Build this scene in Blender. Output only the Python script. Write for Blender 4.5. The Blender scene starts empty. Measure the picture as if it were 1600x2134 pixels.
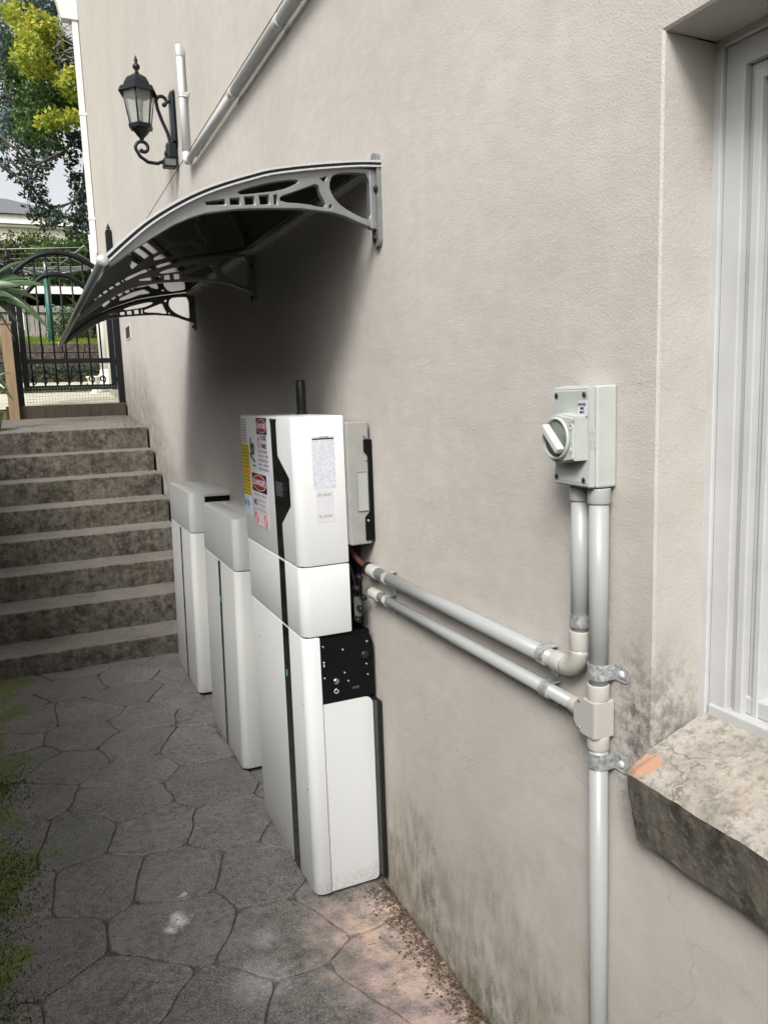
import bpy, bmesh, math, random
import numpy as np
from mathutils import Vector, Matrix, noise as mnoise
random.seed(7); rng = np.random.default_rng(7)
S = bpy.context.scene
COL = S.collection
R_ = math.radians

# ------------------------------------------------------------------ camera
right = Vector((0.91223761, -0.40816852, -0.03494287))
up = Vector((0.09282212, 0.12286523, 0.98807297))
fwd = Vector((0.39900702, 0.90460079, -0.14996935))
camd = bpy.data.cameras.new('camera')
cam = bpy.data.objects.new('camera', camd); COL.objects.link(cam)
mw = Matrix((( right.x, up.x, -fwd.x, -0.89), (right.y, up.y, -fwd.y, 0.0), (right.z, up.z, -fwd.z, 1.53), (0, 0, 0, 1)))
cam.matrix_world = mw
camd.sensor_fit = 'HORIZONTAL'; camd.sensor_width = 36.0
camd.lens = 1634.56 * 36.0 / 1600.0
camd.clip_start = 0.02; camd.clip_end = 2000
S.camera = cam

# ------------------------------------------------------------------ light
to_sun = Vector((-0.46, -0.56, 0.70)).normalized()
world = bpy.data.worlds.new('World'); S.world = world; world.use_nodes = True
wn = world.node_tree.nodes; wl = world.node_tree.links
sky = wn.new('ShaderNodeTexSky'); sky.sky_type = 'NISHITA'; sky.sun_disc = False
sky.sun_elevation = math.asin(to_sun.z); sky.sun_rotation = math.atan2(to_sun.x, to_sun.y)
sky.air_density = 1.0; sky.dust_density = 4.0; sky.ozone_density = 1.0
hs = wn.new('ShaderNodeHueSaturation'); hs.inputs['Saturation'].default_value = 0.14      # thin bright cloud, little blue
wl.new(sky.outputs['Color'], hs.inputs['Color'])
bg = wn['Background']; wl.new(hs.outputs['Color'], bg.inputs['Color']); bg.inputs['Strength'].default_value = 0.15
sund = bpy.data.lights.new('sun', 'SUN'); sund.energy = 2.3; sund.angle = R_(20); sund.color = (1.0, 0.97, 0.92)
sun = bpy.data.objects.new('sun', sund); COL.objects.link(sun)
sun.rotation_euler = to_sun.to_track_quat('Z', 'Y').to_euler(); sun.location = (-6, -6, 9)
S.view_settings.view_transform = 'Standard'; S.view_settings.look = 'None'
S.cycles.max_bounces = 6; S.cycles.diffuse_bounces = 4; S.cycles.glossy_bounces = 3; S.cycles.transmission_bounces = 5; S.cycles.transparent_max_bounces = 6
S.view_settings.exposure = 0.50; S.view_settings.gamma = 1.0; S.view_settings.use_curve_mapping = False

# ------------------------------------------------------------------ node helpers
class NT:
    def __init__(s, name):
        s.m = bpy.data.materials.new(name); s.m.use_nodes = True
        s.n = s.m.node_tree.nodes; s.l = s.m.node_tree.links; s.b = s.n['Principled BSDF']
        s._pos = None
    def put(s, sock, v):
        if isinstance(v, bpy.types.NodeSocket): s.l.new(v, sock)
        elif isinstance(v, (tuple, list)) and len(v) == 3 and sock.type == 'RGBA': sock.default_value = (*v, 1)
        else: sock.default_value = v
    def pos(s):
        if s._pos is None: s._pos = s.n.new('ShaderNodeNewGeometry').outputs['Position']
        return s._pos
    def obj(s): return s.n.new('ShaderNodeTexCoord').outputs['Object']
    def xyz(s, v=None):
        k = s.n.new('ShaderNodeSeparateXYZ'); s.l.new(v or s.pos(), k.inputs[0]); return k.outputs
    def comb(s, x, y, z):
        k = s.n.new('ShaderNodeCombineXYZ'); [s.put(k.inputs[i], v) for i, v in enumerate((x, y, z))]; return k.outputs[0]
    def scale(s, v, sc):
        k = s.n.new('ShaderNodeVectorMath'); k.operation = 'MULTIPLY'; s.l.new(v, k.inputs[0]); k.inputs[1].default_value = sc; return k.outputs[0]
    def vadd(s, a, b):
        k = s.n.new('ShaderNodeVectorMath'); k.operation = 'ADD'; s.l.new(a, k.inputs[0]); s.put(k.inputs[1], b); return k.outputs[0]
    def noise(s, sc, det=3, ro=.55, vec=None, col=False, dist=0):
        k = s.n.new('ShaderNodeTexNoise'); s.l.new(vec or s.pos(), k.inputs['Vector'])
        k.inputs['Scale'].default_value = sc; k.inputs['Detail'].default_value = det; k.inputs['Roughness'].default_value = ro
        k.inputs['Distortion'].default_value = dist
        return k.outputs['Color' if col else 'Fac']
    def vor(s, sc, feat='F1', vec=None, out='Distance'):
        k = s.n.new('ShaderNodeTexVoronoi'); k.feature = feat; s.l.new(vec or s.pos(), k.inputs['Vector']); k.inputs['Scale'].default_value = sc
        return k.outputs[out]
    def ma(s, op, a, b=0.0, clamp=False):
        k = s.n.new('ShaderNodeMath'); k.operation = op; k.use_clamp = clamp; s.put(k.inputs[0], a); s.put(k.inputs[1], b); return k.outputs[0]
    def mr(s, v, a, b, c=0.0, d=1.0):
        k = s.n.new('ShaderNodeMapRange'); s.put(k.inputs['Value'], v)
        for i, q in zip(('From Min', 'From Max', 'To Min', 'To Max'), (a, b, c, d)): k.inputs[i].default_value = q
        return k.outputs[0]
    def mix(s, f, a, b, mode='MIX'):
        k = s.n.new('ShaderNodeMix'); k.data_type = 'RGBA'; k.blend_type = mode
        s.put(k.inputs[0], f); s.put(k.inputs[6], a); s.put(k.inputs[7], b); return k.outputs[2]
    def bump(s, h, strength=.3, dist=.01, prev=None):
        k = s.n.new('ShaderNodeBump'); s.put(k.inputs['Height'], h); k.inputs['Strength'].default_value = strength; k.inputs['Distance'].default_value = dist
        if prev is not None: s.l.new(prev, k.inputs['Normal'])
        return k.outputs[0]
    def fin(s, col, rough=.6, normal=None, **kw):
        s.put(s.b.inputs['Base Color'], col); s.put(s.b.inputs['Roughness'], rough)
        if normal is not None: s.l.new(normal, s.b.inputs['Normal'])
        for k, v in kw.items(): s.put(s.b.inputs[k.replace('_', ' ')], v)
        return s.m
    def rnd(s): return s.n.new('ShaderNodeObjectInfo').outputs['Random']

def simple(name, col, rough=.5, var=.12, sc=25, bump=0.0, bsc=200, **kw):
    t = NT(name)
    f = t.noise(sc, 4)
    c2 = tuple(max(0, x * (1 - var * 2)) for x in col); c1 = tuple(x * (1 + var) for x in col)
    c = t.mix(t.mr(f, .3, .7), c2, c1)
    n = t.bump(t.noise(bsc, 2), bump, .003) if bump else None
    r = t.mr(t.noise(sc * 2, 3), .3, .7, max(.02, rough - .06), min(1, rough + .06))
    return t.fin(c, r, n, **kw)

def m_render():
    t = NT('beige_render'); x, y, z = t.xyz()
    big = t.noise(1.3, 4); mid = t.noise(14, 4); fine = t.noise(210, 3, .6)
    c = t.mix(t.mr(big, .3, .7), (.472, .443, .406), (.538, .508, .470))
    c = t.mix(t.mr(mid, .35, .65, 0, .35), c, (.428, .389, .348))
    zg = t.ma('MULTIPLY', t.ma('SUBTRACT', t.ma('MINIMUM', y, 6.9), 4.62), .60)
    zg = t.ma('MAXIMUM', zg, 0.0)
    h = t.ma('SUBTRACT', z, zg)
    streak = t.noise(1, 8, .72, vec=t.scale(t.pos(), (24, 26, 11.0)), dist=.4)
    wav = t.noise(2.6, 3)
    nearw = t.mr(y, 3.2, 2.2, .0, 1.0); farw = t.mr(y, 4.7, 5.2, 0, 1.0)
    w = t.ma('MAXIMUM', nearw, farw)
    lim = t.ma('ADD', t.ma('MULTIPLY', wav, .62), t.ma('ADD', t.ma('MULTIPLY', farw, .13), -.01))
    mould = t.mr(t.ma('SUBTRACT', lim, h), -.16, .26, 0, 1)
    mould = t.ma('MULTIPLY', mould, t.mr(streak, .40, .60, .10, 1)); mould = t.ma('MULTIPLY', mould, t.mr(t.noise(170, 4, .75), .36, .58, .35, 1))
    mould = t.ma('MULTIPLY', mould, w)
    c = t.mix(t.ma('MULTIPLY', mould, .95), c, t.mix(t.noise(7, 3), (.060, .060, .036), (.10, .088, .062)))
    soil = t.mr(h, .68, .0, 0, .62); soil = t.ma('MULTIPLY', soil, t.mr(t.noise(5, 4), .35, .7)); soil = t.ma('MULTIPLY', soil, w)
    c = t.mix(soil, c, (.23, .215, .15))
    # damp staining beside the sill
    dd = t.n.new('ShaderNodeVectorMath'); dd.operation = 'DISTANCE'
    t.l.new(t.scale(t.pos(), (1.0, 1.5, .62)), dd.inputs[0]); dd.inputs[1].default_value = (.02, .982 * 1.5, .935 * .62)
    st = t.mr(dd.outputs['Value'], .135, .035); st = t.ma('MULTIPLY', st, t.mr(t.noise(34, 7, .75), .42, .58, .08, 1))
    c = t.mix(t.ma('MULTIPLY', st, .85), c, (.10, .092, .085))
    # hairline cracks in the render
    wv = t.vadd(t.pos(), t.scale(t.noise(3.5, 4, col=True), (.35, .35, .35)))
    e = t.vor(2.7, 'DISTANCE_TO_EDGE', wv)
    cr = t.mr(e, .0045, .0010); cr = t.ma('MULTIPLY', cr, t.mr(t.noise(1.9, 2), .50, .62)); cr = t.ma('MULTIPLY', cr, t.mr(z, 1.9, 1.2, .25, 1))
    c = t.mix(t.ma('MULTIPLY', cr, .38), c, (.24, .21, .18))
    c = t.mix(t.mr(fine, .30, .46, .22, 0), c, (.31, .285, .25))
    n = t.bump(t.noise(1, 4, .6, vec=t.scale(t.pos(), (5, 3.2, 6))), .16, .03); n = t.bump(t.noise(34, 3, .6), .05, .006, n)
    n = t.bump(t.noise(240, 3, .65), .42, .0030, n)
    n = t.bump(cr, -.35, .003, n)
    return t.fin(c, .9, n, **{'Specular IOR Level': .15})

def m_floor(name='stamped_concrete', joint=False):
    t = NT(name); x, y, z = t.xyz()
    a = t.noise(5.5, 6, .7); b = t.noise(38, 5, .7); f = t.noise(190, 3, .7)
    c = t.mix(t.mr(a, .33, .68), (.072, .067, .061), (.180, .170, .158))
    c = t.mix(t.mr(b, .44, .64, 0, .7), c, (.24, .231, .218))
    c = t.mix(t.mr(b, .46, .34, 0, .55), c, (.034, .030, .026))
    if not joint:
        c = t.mix(t.ma('MULTIPLY', t.rnd(), .45), c, t.mix(t.rnd(), (.145, .124, .108), (.078, .083, .080)))
    c = t.mix(t.mr(f, .50, .66, 0, .55), c, (.38, .365, .345))
    c = t.mix(t.mr(f, .46, .32, 0, .6), c, (.020, .018, .016))
    warp = t.mr(t.noise(9, 5, .7), .2, .8, -.16, .16)
    # bare pink concrete strip along the wall
    pk = t.mr(t.ma('ADD', x, warp), -.34, -.16); pk = t.ma('MULTIPLY', pk, t.mr(t.ma('ADD', y, warp), 2.16, 2.02))
    pk2 = t.ma('MULTIPLY', pk, t.mr(t.noise(16, 5, .7), .32, .58, .15, 1))
    c = t.mix(t.ma('MULTIPLY', pk2, .9), c, t.mix(t.mr(t.noise(6, 3), .4, .6), (.58, .43, .345), (.52, .385, .365)))
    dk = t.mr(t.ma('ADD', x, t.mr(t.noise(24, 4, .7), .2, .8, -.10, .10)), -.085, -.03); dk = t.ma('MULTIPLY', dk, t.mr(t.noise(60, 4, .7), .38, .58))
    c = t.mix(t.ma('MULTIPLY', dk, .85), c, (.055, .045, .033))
    # moss on the left border
    ms = t.mr(t.ma('ADD', x, t.mr(t.noise(3.4, 5, .7), .2, .8, -.30, .30)), -1.06, -1.13)
    ms = t.ma('MULTIPLY', ms, t.mr(t.noise(30, 4, .7), .35, .55, .35, 1))
    c = t.mix(t.ma('MULTIPLY', ms, .92), c, t.mix(t.mr(f, .35, .65), (.050, .065, .012), (.155, .180, .030)))
    # lichen patches, then bright glare spots painted into the floor colour
    li = t.mr(t.noise(3.1, 5, .75), .60, .70); li = t.ma('MULTIPLY', li, t.mr(f, .42, .6))
    c = t.mix(t.ma('MULTIPLY', li, .5), c, (.40, .385, .35))
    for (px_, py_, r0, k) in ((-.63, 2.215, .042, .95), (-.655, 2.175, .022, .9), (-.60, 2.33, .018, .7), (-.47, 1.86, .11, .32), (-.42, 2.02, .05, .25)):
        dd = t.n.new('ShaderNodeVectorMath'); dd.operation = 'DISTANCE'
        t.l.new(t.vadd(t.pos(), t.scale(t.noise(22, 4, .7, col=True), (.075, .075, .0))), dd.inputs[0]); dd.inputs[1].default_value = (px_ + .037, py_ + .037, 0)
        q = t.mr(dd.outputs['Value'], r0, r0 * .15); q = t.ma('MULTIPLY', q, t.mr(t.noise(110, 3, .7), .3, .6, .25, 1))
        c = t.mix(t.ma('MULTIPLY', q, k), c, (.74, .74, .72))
    if joint: c = t.mix(.55, c, (.036, .033, .029))
    n = t.bump(a, .6, .03); n = t.bump(b, .6, .009, n); n = t.bump(f, .7, .003, n)
    return t.fin(c, t.mr(b, .3, .7, .5, .82), n, **{'Specular IOR Level': .35})

def m_step():
    t = NT('weathered_step_concrete'); x, y, z = t.xyz()
    a = t.noise(4.2, 6, .72); b = t.noise(24, 6, .75); f = t.noise(110, 4, .75)
    c = t.mix(t.mr(a, .36, .64), (.054, .047, .038), (.130, .117, .099))
    c = t.mix(t.mr(b, .46, .64, 0, .75), c, (.20, .182, .155))
    c = t.mix(t.mr(b, .47, .36, 0, .7), c, (.022, .019, .014))
    c = t.mix(t.mr(f, .46, .34, 0, .5), c, (.018, .016, .012))
    c = t.mix(t.mr(f, .58, .72, 0, .35), c, (.24, .22, .185))
    gm = t.mr(t.noise(3.3, 5, .7, vec=t.vadd(t.pos(), (3, 8, 1))), .54, .68)
    c = t.mix(t.ma('MULTIPLY', gm, .5), c, (.065, .072, .035))
    # treads are scuffed pale by feet, the risers have kept their mould
    nz = t.xyz(t.n.new('ShaderNodeNewGeometry').outputs['Normal'])[2]
    sv = t.mr(t.noise(1, 6, .7, vec=t.scale(t.pos(), (17, 17, 3.0))), .46, .66, 0, .45); c = t.mix(sv, c, (.032, .029, .022))
    c = t.mix(t.ma('MULTIPLY', t.mr(nz, .3, .7), t.mr(a, .3, .7, .45, .85)), c, t.mix(t.mr(f, .4, .6), (.16, .149, .131), (.26, .245, .22)))
    n = t.bump(b, .5, .01); n = t.bump(f, .6, .004, n)
    return t.fin(c, .88, n, **{'Specular IOR Level': .2})

def m_sill():
    t = NT('weathered_sill_paint'); x, y, z = t.xyz()
    a = t.noise(10, 5, .7); b = t.noise(60, 5, .75); f = t.noise(170, 3, .7)
    nrm = t.xyz(t.n.new('ShaderNodeNewGeometry').outputs['Normal'])
    c = t.mix(t.mr(a, .35, .65), (.29, .265, .225), (.44, .41, .36))
    c = t.mix(t.mr(b, .47, .62, 0, .75), c, (.17, .155, .14))
    c = t.mix(t.mr(f, .63, .70, 0, .8), c, (.06, .053, .046))
    c = t.mix(t.mr(t.noise(7, 4, vec=t.vadd(t.pos(), (4, 2, 1))), .60, .70, 0, .22), c, (.40, .27, .21))
    # black mould on the upright faces of the sill (the paint there is lost)
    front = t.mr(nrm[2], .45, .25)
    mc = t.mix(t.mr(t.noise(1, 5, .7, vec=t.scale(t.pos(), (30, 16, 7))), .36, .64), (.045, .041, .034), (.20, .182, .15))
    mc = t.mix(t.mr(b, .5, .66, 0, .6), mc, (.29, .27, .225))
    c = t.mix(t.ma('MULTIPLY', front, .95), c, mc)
    # bare brick at the broken corner
    dd = t.n.new('ShaderNodeVectorMath'); dd.operation = 'DISTANCE'
    t.l.new(t.vadd(t.pos(), t.scale(t.noise(30, 3, col=True), (.03, .03, .0))), dd.inputs[0]); dd.inputs[1].default_value = (-.02, .945, .925)
    bk = t.mr(dd.outputs['Value'], .034, .024); bk = t.ma('MULTIPLY', bk, t.ma('SUBTRACT', 1.0, front))
    c = t.mix(t.ma('MULTIPLY', bk, .9), c, (.47, .265, .165))
    wv = t.vadd(t.pos(), t.scale(t.noise(9, 4, col=True), (.12, .12, .12)))
    cr = t.mr(t.vor(8, 'DISTANCE_TO_EDGE', wv), .012, .003)
    cr = t.ma('MULTIPLY', cr, t.mr(t.noise(5, 2), .54, .60))
    c = t.mix(t.ma('MULTIPLY', cr, .55), c, (.08, .065, .05))
    n = t.bump(a, .3, .012); n = t.bump(b, .5, .004, n); n = t.bump(f, .4, .002, n)
    return t.fin(c, .85, n, **{'Specular IOR Level': .2})

def m_white(name='white_powder_coat', col=(.66, .675, .68)):
    t = NT(name)
    c = t.mix(t.mr(t.noise(4, 3), .3, .7), tuple(v * .97 for v in col), col)
    c = t.mix(t.mr(t.noise(45, 5, .7), .64, .74, 0, .10), c, (.45, .42, .37))
    zz = t.xyz()[2]; sp = t.mr(t.ma('ADD', zz, t.mr(t.noise(26, 5, .75), .2, .8, -.05, .05)), .085, .0, 0, .5); sp = t.ma('MULTIPLY', sp, t.mr(t.noise(140, 3, .7), .4, .6))
    c = t.mix(sp, c, (.24, .215, .18))
    n = t.bump(t.noise(900, 2), .06, .0006)
    return t.fin(c, t.mr(t.noise(9, 3), .3, .7, .30, .40), n)

def m_black(name, col=(.012, .012, .013), rough=.35, spec=.3):
    t = NT(name)
    c = t.mix(t.mr(t.noise(70, 5, .75), .58, .78, 0, .12), col, (.09, .086, .08))
    return t.fin(c, t.mr(t.noise(20, 3), .3, .7, rough - .08, rough + .1), None, **{'Specular IOR Level': spec})

def m_print(name, base, ink, rows, words, cols=1.0, dens=.5, ax=1):
    """rows of tiny unreadable print on paper, in the sheet's own object space"""
    t = NT(name); x, y, z = t.xyz(t.obj())
    r = t.ma('FRACT', t.ma('MULTIPLY', y, rows)); row = t.ma('FLOOR', t.ma('MULTIPLY', y, rows))
    line = t.ma('MULTIPLY', t.ma('GREATER_THAN', r, .30), t.ma('LESS_THAN', r, .78))
    v = t.comb(t.ma('MULTIPLY', x, words), t.ma('MULTIPLY', row, 7.31), 0.0)
    w1 = t.noise(1.0, 1, .5, vec=v); v2 = t.comb(t.ma('MULTIPLY', x, words * 5), t.ma('MULTIPLY', row, 3.7), 1.0); w2 = t.noise(1.0, 2, .6, vec=v2)
    k = t.ma('MULTIPLY', line, t.ma('MULTIPLY', t.mr(w1, dens - .02, dens + .02), t.mr(w2, .40, .52)))
    return t.fin(t.mix(t.ma('MULTIPLY', k, .85), base, ink), .45)

def m_barcode():
    t = NT('barcode_print'); x, y, z = t.xyz(t.obj())
    k = t.ma('GREATER_THAN', t.noise(1, 1, .5, vec=t.comb(t.ma('MULTIPLY', x, 1500.0), 0.0, 0.0)), .5)
    return t.fin(t.mix(k, (.8, .8, .82), (.03, .03, .03)), .4)

def m_leaf(name, c1, c2, c3, trans=.25, rough=.45):
    t = NT(name)
    a = t.n.new('ShaderNodeAttribute'); a.attribute_name = 'tint'; f = a.outputs['Fac']
    c = t.mix(t.mr(f, 0, .55), c1, c2); c = t.mix(t.mr(f, .55, 1), c, c3)
    t.fin(c, rough, **{'Specular IOR Level': .35})
    tr = t.n.new('ShaderNodeBsdfTranslucent'); t.put(tr.inputs['Color'], c)
    mx = t.n.new('ShaderNodeMixShader'); mx.inputs[0].default_value = trans
    out = t.n['Material Output']; t.l.new(t.b.outputs[0], mx.inputs[1]); t.l.new(tr.outputs[0], mx.inputs[2]); t.l.new(mx.outputs[0], out.inputs['Surface'])
    return t.m

def m_bark(): 
    t = NT('bark'); f = t.noise(1, 5, .7, vec=t.scale(t.pos(), (22, 22, 5)))
    return t.fin(t.mix(t.mr(f, .35, .65), (.035, .028, .022), (.12, .10, .08)), .9, t.bump(f, .6, .02))

def m_galv():
    t = NT('galvanised_steel'); f = t.vor(160, out='Color')
    k = t.n.new('ShaderNodeSeparateColor'); t.l.new(f, k.inputs[0])
    return t.fin(t.mix(k.outputs[0], (.34, .35, .35), (.66, .67, .67)), t.mr(k.outputs[1], 0, 1, .3, .5), None, Metallic=.55)

def m_timber(name, c1, c2):
    t = NT(name); f = t.noise(1, 5, .65, vec=t.scale(t.pos(), (45, 45, 4)))
    c = t.mix(t.mr(f, .3, .7), c1, c2)
    return t.fin(c, .8, t.bump(f, .35, .006))

def m_rooftile():
    t = NT('grey_roof_tile'); x, y, z = t.xyz()
    r = t.ma('FRACT', t.ma('MULTIPLY', z, 6.2))
    c = t.mix(t.noise(6, 3), (.11, .115, .13), (.19, .195, .21))
    return t.fin(t.mix(t.mr(r, .0, .25, .7, 0), c, (.04, .04, .045)), .6)

MT = {}
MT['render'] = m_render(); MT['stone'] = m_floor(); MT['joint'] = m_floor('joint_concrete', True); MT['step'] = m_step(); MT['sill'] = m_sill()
MT['white'] = m_white(); MT['offwhite'] = m_white('warm_white_cover', (.545, .55, .535)); MT['black'] = m_black('black_plastic'); MT['gloss'] = m_black('gloss_black_strip', (.008, .008, .009), .14)
MT['panel'] = m_black('matt_black_panel', (.004, .004, .005), .45, .15)
MT['iron'] = m_black('black_wrought_iron', (.006, .0065, .008), .42, .22); MT['lampiron'] = m_black('lantern_cast_metal', (.007, .009, .011), .36, .3)
MT['grey'] = simple('inverter_grey_metal', (.29, .287, .265), .45, .05)
MT['pvc'] = m_white('grey_conduit_plastic', (.35, .365, .36)); MT['pvcw'] = m_white('white_fitting_plastic', (.46, .445, .41)); MT['pvcd'] = m_white('white_duct_plastic', (.52, .53, .54))
MT['iso'] = simple('isolator_grey_plastic', (.45, .475, .45), .38, .03); MT['isok'] = simple('isolator_knob_plastic', (.52, .53, .50), .35, .03); MT['isod'] = simple('isolator_recess_plastic', (.13, .15, .13), .4, .04)
MT['galv'] = m_galv(); MT['screw'] = simple('screw_metal', (.5, .5, .5), .3, .1, Metallic=1.0)
MT['alu'] = simple('awning_bracket_alloy', (.25, .258, .265), .36, .06, 18, Metallic=.5)
MT['alub'] = simple('awning_bright_trim', (.62, .63, .64), .3, .01, 3, Metallic=.5)
MT['frame'] = simple('painted_window_frame', (.49, .495, .495), .4, .05, 8, .08, 60)
MT['trim'] = simple('painted_gutter_trim', (.62, .615, .59), .5, .05, 3)
MT['timber'] = m_timber('pale_pine_post', (.19, .125, .07), (.30, .215, .13)); MT['sleeper'] = m_timber('dark_sleeper', (.026, .019, .012), (.060, .042, .028)); MT['paling'] = m_timber('grey_palings', (.17, .16, .145), (.34, .325, .30))
MT['bark'] = m_bark(); MT['rust'] = simple('copper_brown_cable', (.085, .035, .022), .5)
MT['green'] = simple('teal_painted_pole', (.035, .16, .125), .4); MT['tile'] = m_rooftile()
MT['red'] = simple('danger_red', (.30, .022, .02), .4, .04); MT['blk'] = simple('print_black', (.012, .012, .012), .4, .02); MT['ink'] = simple('print_grey', (.10, .10, .10), .5, .02)
MT['redink'] = simple('print_red', (.45, .05, .06), .5, .02); MT['wht'] = simple('sticker_white', (.58, .57, .61), .4, .02); MT['yel'] = m_print('yellow_notice_print', (.54, .41, .02), (.07, .04, .02), 85, 60, dens=.42)
MT['yorange'] = simple('notice_orange', (.7, .22, .03), .4, .03); MT['blue'] = simple('notice_blue', (.10, .24, .42), .4, .04); MT['pblue'] = simple('notice_pale_blue', (.50, .60, .70), .4, .03)
MT['logo'] = simple('logo_green', (.012, .05, .03), .4, .02); MT['paper'] = m_print('paper_print', (.58, .595, .65), (.36, .36, .40), 200, 110, dens=.46)
MT['paper2'] = m_print('notice_print', (.62, .59, .65), (.12, .11, .16), 70, 40, dens=.34); MT['paper3'] = m_print('grey_sheet_print', (.55, .54, .52), (.18, .17, .17), 110, 60, dens=.36)
MT['bar'] = m_barcode(); MT['patio_leaf'] = m_leaf('dry_litter', (.055, .035, .02), (.11, .075, .04), (.20, .14, .08), .05)
def emis(name, col, st):
    t = NT(name); t.fin((.02, .05, .03), .3); t.put(t.b.inputs['Emission Color'], col); t.b.inputs['Emission Strength'].default_value = st; return t.m
MT['led'] = emis('green_led', (.15, .9, .45), .35)
t = NT('lantern_glass'); t.fin((.86, .88, .86), .06, None, **{'IOR': 1.45}); t.b.inputs['Transmission Weight'].default_value = .92; t.b.inputs['Roughness'].default_value = .12; MT['glass'] = t.m
t = NT('window_glass'); t.fin(t.mix(t.mr(t.noise(3, 2), .4, .6), (.34, .40, .385), (.42, .47, .45)), .06); MT['wglass'] = t.m  # pale green reflection painted into the pane's base colour
t = NT('smoked_polycarbonate'); t.fin(t.mix(t.noise(30, 3), (.004, .005, .005), (.009, .010, .010)), t.mr(t.noise(12, 2), .3, .7, .02, .04), None, **{'IOR': 1.45, 'Specular IOR Level': .14, 'Specular Tint': (.72, .90, .92, 1)}); MT['poly'] = t.m
t = NT('lcd_screen'); t.fin((.07, .075, .075), .12); MT['lcd'] = t.m
t = NT('grass_earth'); t.fin(t.mix(t.mr(t.noise(30, 5, .7), .35, .65), (.045, .055, .016), (.11, .13, .035)), .95, t.bump(t.noise(60, 3), .5, .02)); MT['earth'] = t.m
t = NT('pale_path'); t.fin(t.mix(t.mr(t.noise(12, 5, .7), .35, .65), (.36, .34, .27), (.58, .56, .46)), .9, t.bump(t.noise(80, 3), .3, .005)); MT['path'] = t.m
t = NT('dark_stone_wall'); t.fin(t.mix(t.mr(t.noise(14, 5, .7), .35, .65), (.035, .028, .022), (.11, .088, .07)), .9, t.bump(t.noise(25, 4), .7, .03)); MT['dstone'] = t.m
MT['leafY'] = m_leaf('yellow_green_leaf', (.18, .26, .035), (.42, .46, .055), (.58, .50, .09), .42); MT['leafG'] = m_leaf('green_leaf', (.028, .06, .018), (.065, .13, .03), (.15, .21, .05), .35)
MT['leafD'] = m_leaf('dark_leaf', (.010, .022, .014), (.022, .045, .028), (.05, .075, .05), .22); MT['leafB'] = m_leaf('bluish_leaf', (.05, .085, .07), (.095, .155, .125), (.18, .25, .21), .35)
MT['hedge'] = m_leaf('hedge_leaf', (.018, .035, .008), (.06, .085, .018), (.14, .16, .035), .25); MT['strap'] = m_leaf('strap_leaf', (.03, .065, .028), (.065, .12, .05), (.16, .22, .12), .2, .3)
MT['grassb'] = m_leaf('lawn_blade', (.10, .17, .02), (.20, .29, .035), (.32, .40, .06), .35); MT['moss'] = m_leaf('moss_frond', (.025, .04, .006), (.07, .09, .012), (.14, .16, .03), .2)
MT['pot'] = simple('green_glazed_pot', (.13, .17, .075), .3, .15); MT['white_wall'] = simple('white_painted_wall', (.78, .76, .70), .7, .04, 3); MT['wire'] = simple('galvanised_wire', (.34, .35, .33), .4, .1, Metallic=.7)
MT['shade_wall'] = simple('shade_wall_render', (.11, .105, .09), .9, .1, 6, .3, 60)

# ------------------------------------------------------------------ mesh helpers
def link(name, me, mat=None, parent=None, smooth=False, loc=None):
    o = bpy.data.objects.new(name, me); COL.objects.link(o)
    if mat is not None and len(me.materials) == 0:
        for m in (mat if isinstance(mat, (list, tuple)) else [mat]): me.materials.append(m)
    if parent is not None: o.parent = parent
    if loc is not None: o.location = loc
    if smooth:
        me.polygons.foreach_set('use_smooth', [True] * len(me.polygons))
    return o
def tag(o, label=None, cat=None, group=None, kind=None):
    if label: o['label'] = label
    if cat: o['category'] = cat
    if group: o['group'] = group
    if kind: o['kind'] = kind
    return o
def empty(name, loc=(0, 0, 0), label=None, cat=None, group=None, kind=None):
    o = bpy.data.objects.new(name, None); COL.objects.link(o); o.location = loc; o.empty_display_size = .05
    return tag(o, label, cat, group, kind)
def fix(bm): bmesh.ops.recalc_face_normals(bm, faces=bm.faces)
def tomesh(bm, name='m'):
    me = bpy.data.meshes.new(name); fix(bm); bm.to_mesh(me); bm.free(); return me
def off(parent): return Vector(parent.location) if parent is not None else Vector((0, 0, 0))
def wm(p):
    m = Matrix.Identity(4)
    while p is not None: m = p.matrix_basis @ m; p = p.parent
    return m
def fit(o, parent):
    """geometry given in world coordinates, parent at its base: shift so the part stays put"""
    if parent is not None:
        o.data.transform(wm(parent).inverted())
    return o
def box_bm(x0, x1, y0, y1, z0, z1, bev=0.0, seg=2, bm=None):
    own = bm is None
    if own: bm = bmesh.new()
    vs = [bm.verts.new(p) for p in ((x0, y0, z0), (x1, y0, z0), (x1, y1, z0), (x0, y1, z0), (x0, y0, z1), (x1, y0, z1), (x1, y1, z1), (x0, y1, z1))]
    fs = [bm.faces.new([vs[i] for i in f]) for f in ((3, 2, 1, 0), (4, 5, 6, 7), (0, 1, 5, 4), (1, 2, 6, 5), (2, 3, 7, 6), (3, 0, 4, 7))]
    if bev > 0:
        es = set(e for f in fs for e in f.edges)
        bmesh.ops.bevel(bm, geom=list(es), offset=bev, segments=seg, affect='EDGES', profile=.5)
    return bm
def part(name, bm, mat, parent=None, smooth=False):
    o = link(name, tomesh(bm, name), mat, parent, smooth); return fit(o, parent)
def box(name, x0, x1, y0, y1, z0, z1, mat, parent=None, bev=0.0, seg=2, smooth=False):
    return part(name, box_bm(x0, x1, y0, y1, z0, z1, bev, seg), mat, parent, smooth)
def frame_at(d):
    d = Vector(d).normalized(); a = Vector((0, 0, 1)) if abs(d.z) < .9 else Vector((1, 0, 0))
    u = d.cross(a).normalized(); return u, d.cross(u).normalized()
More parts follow.
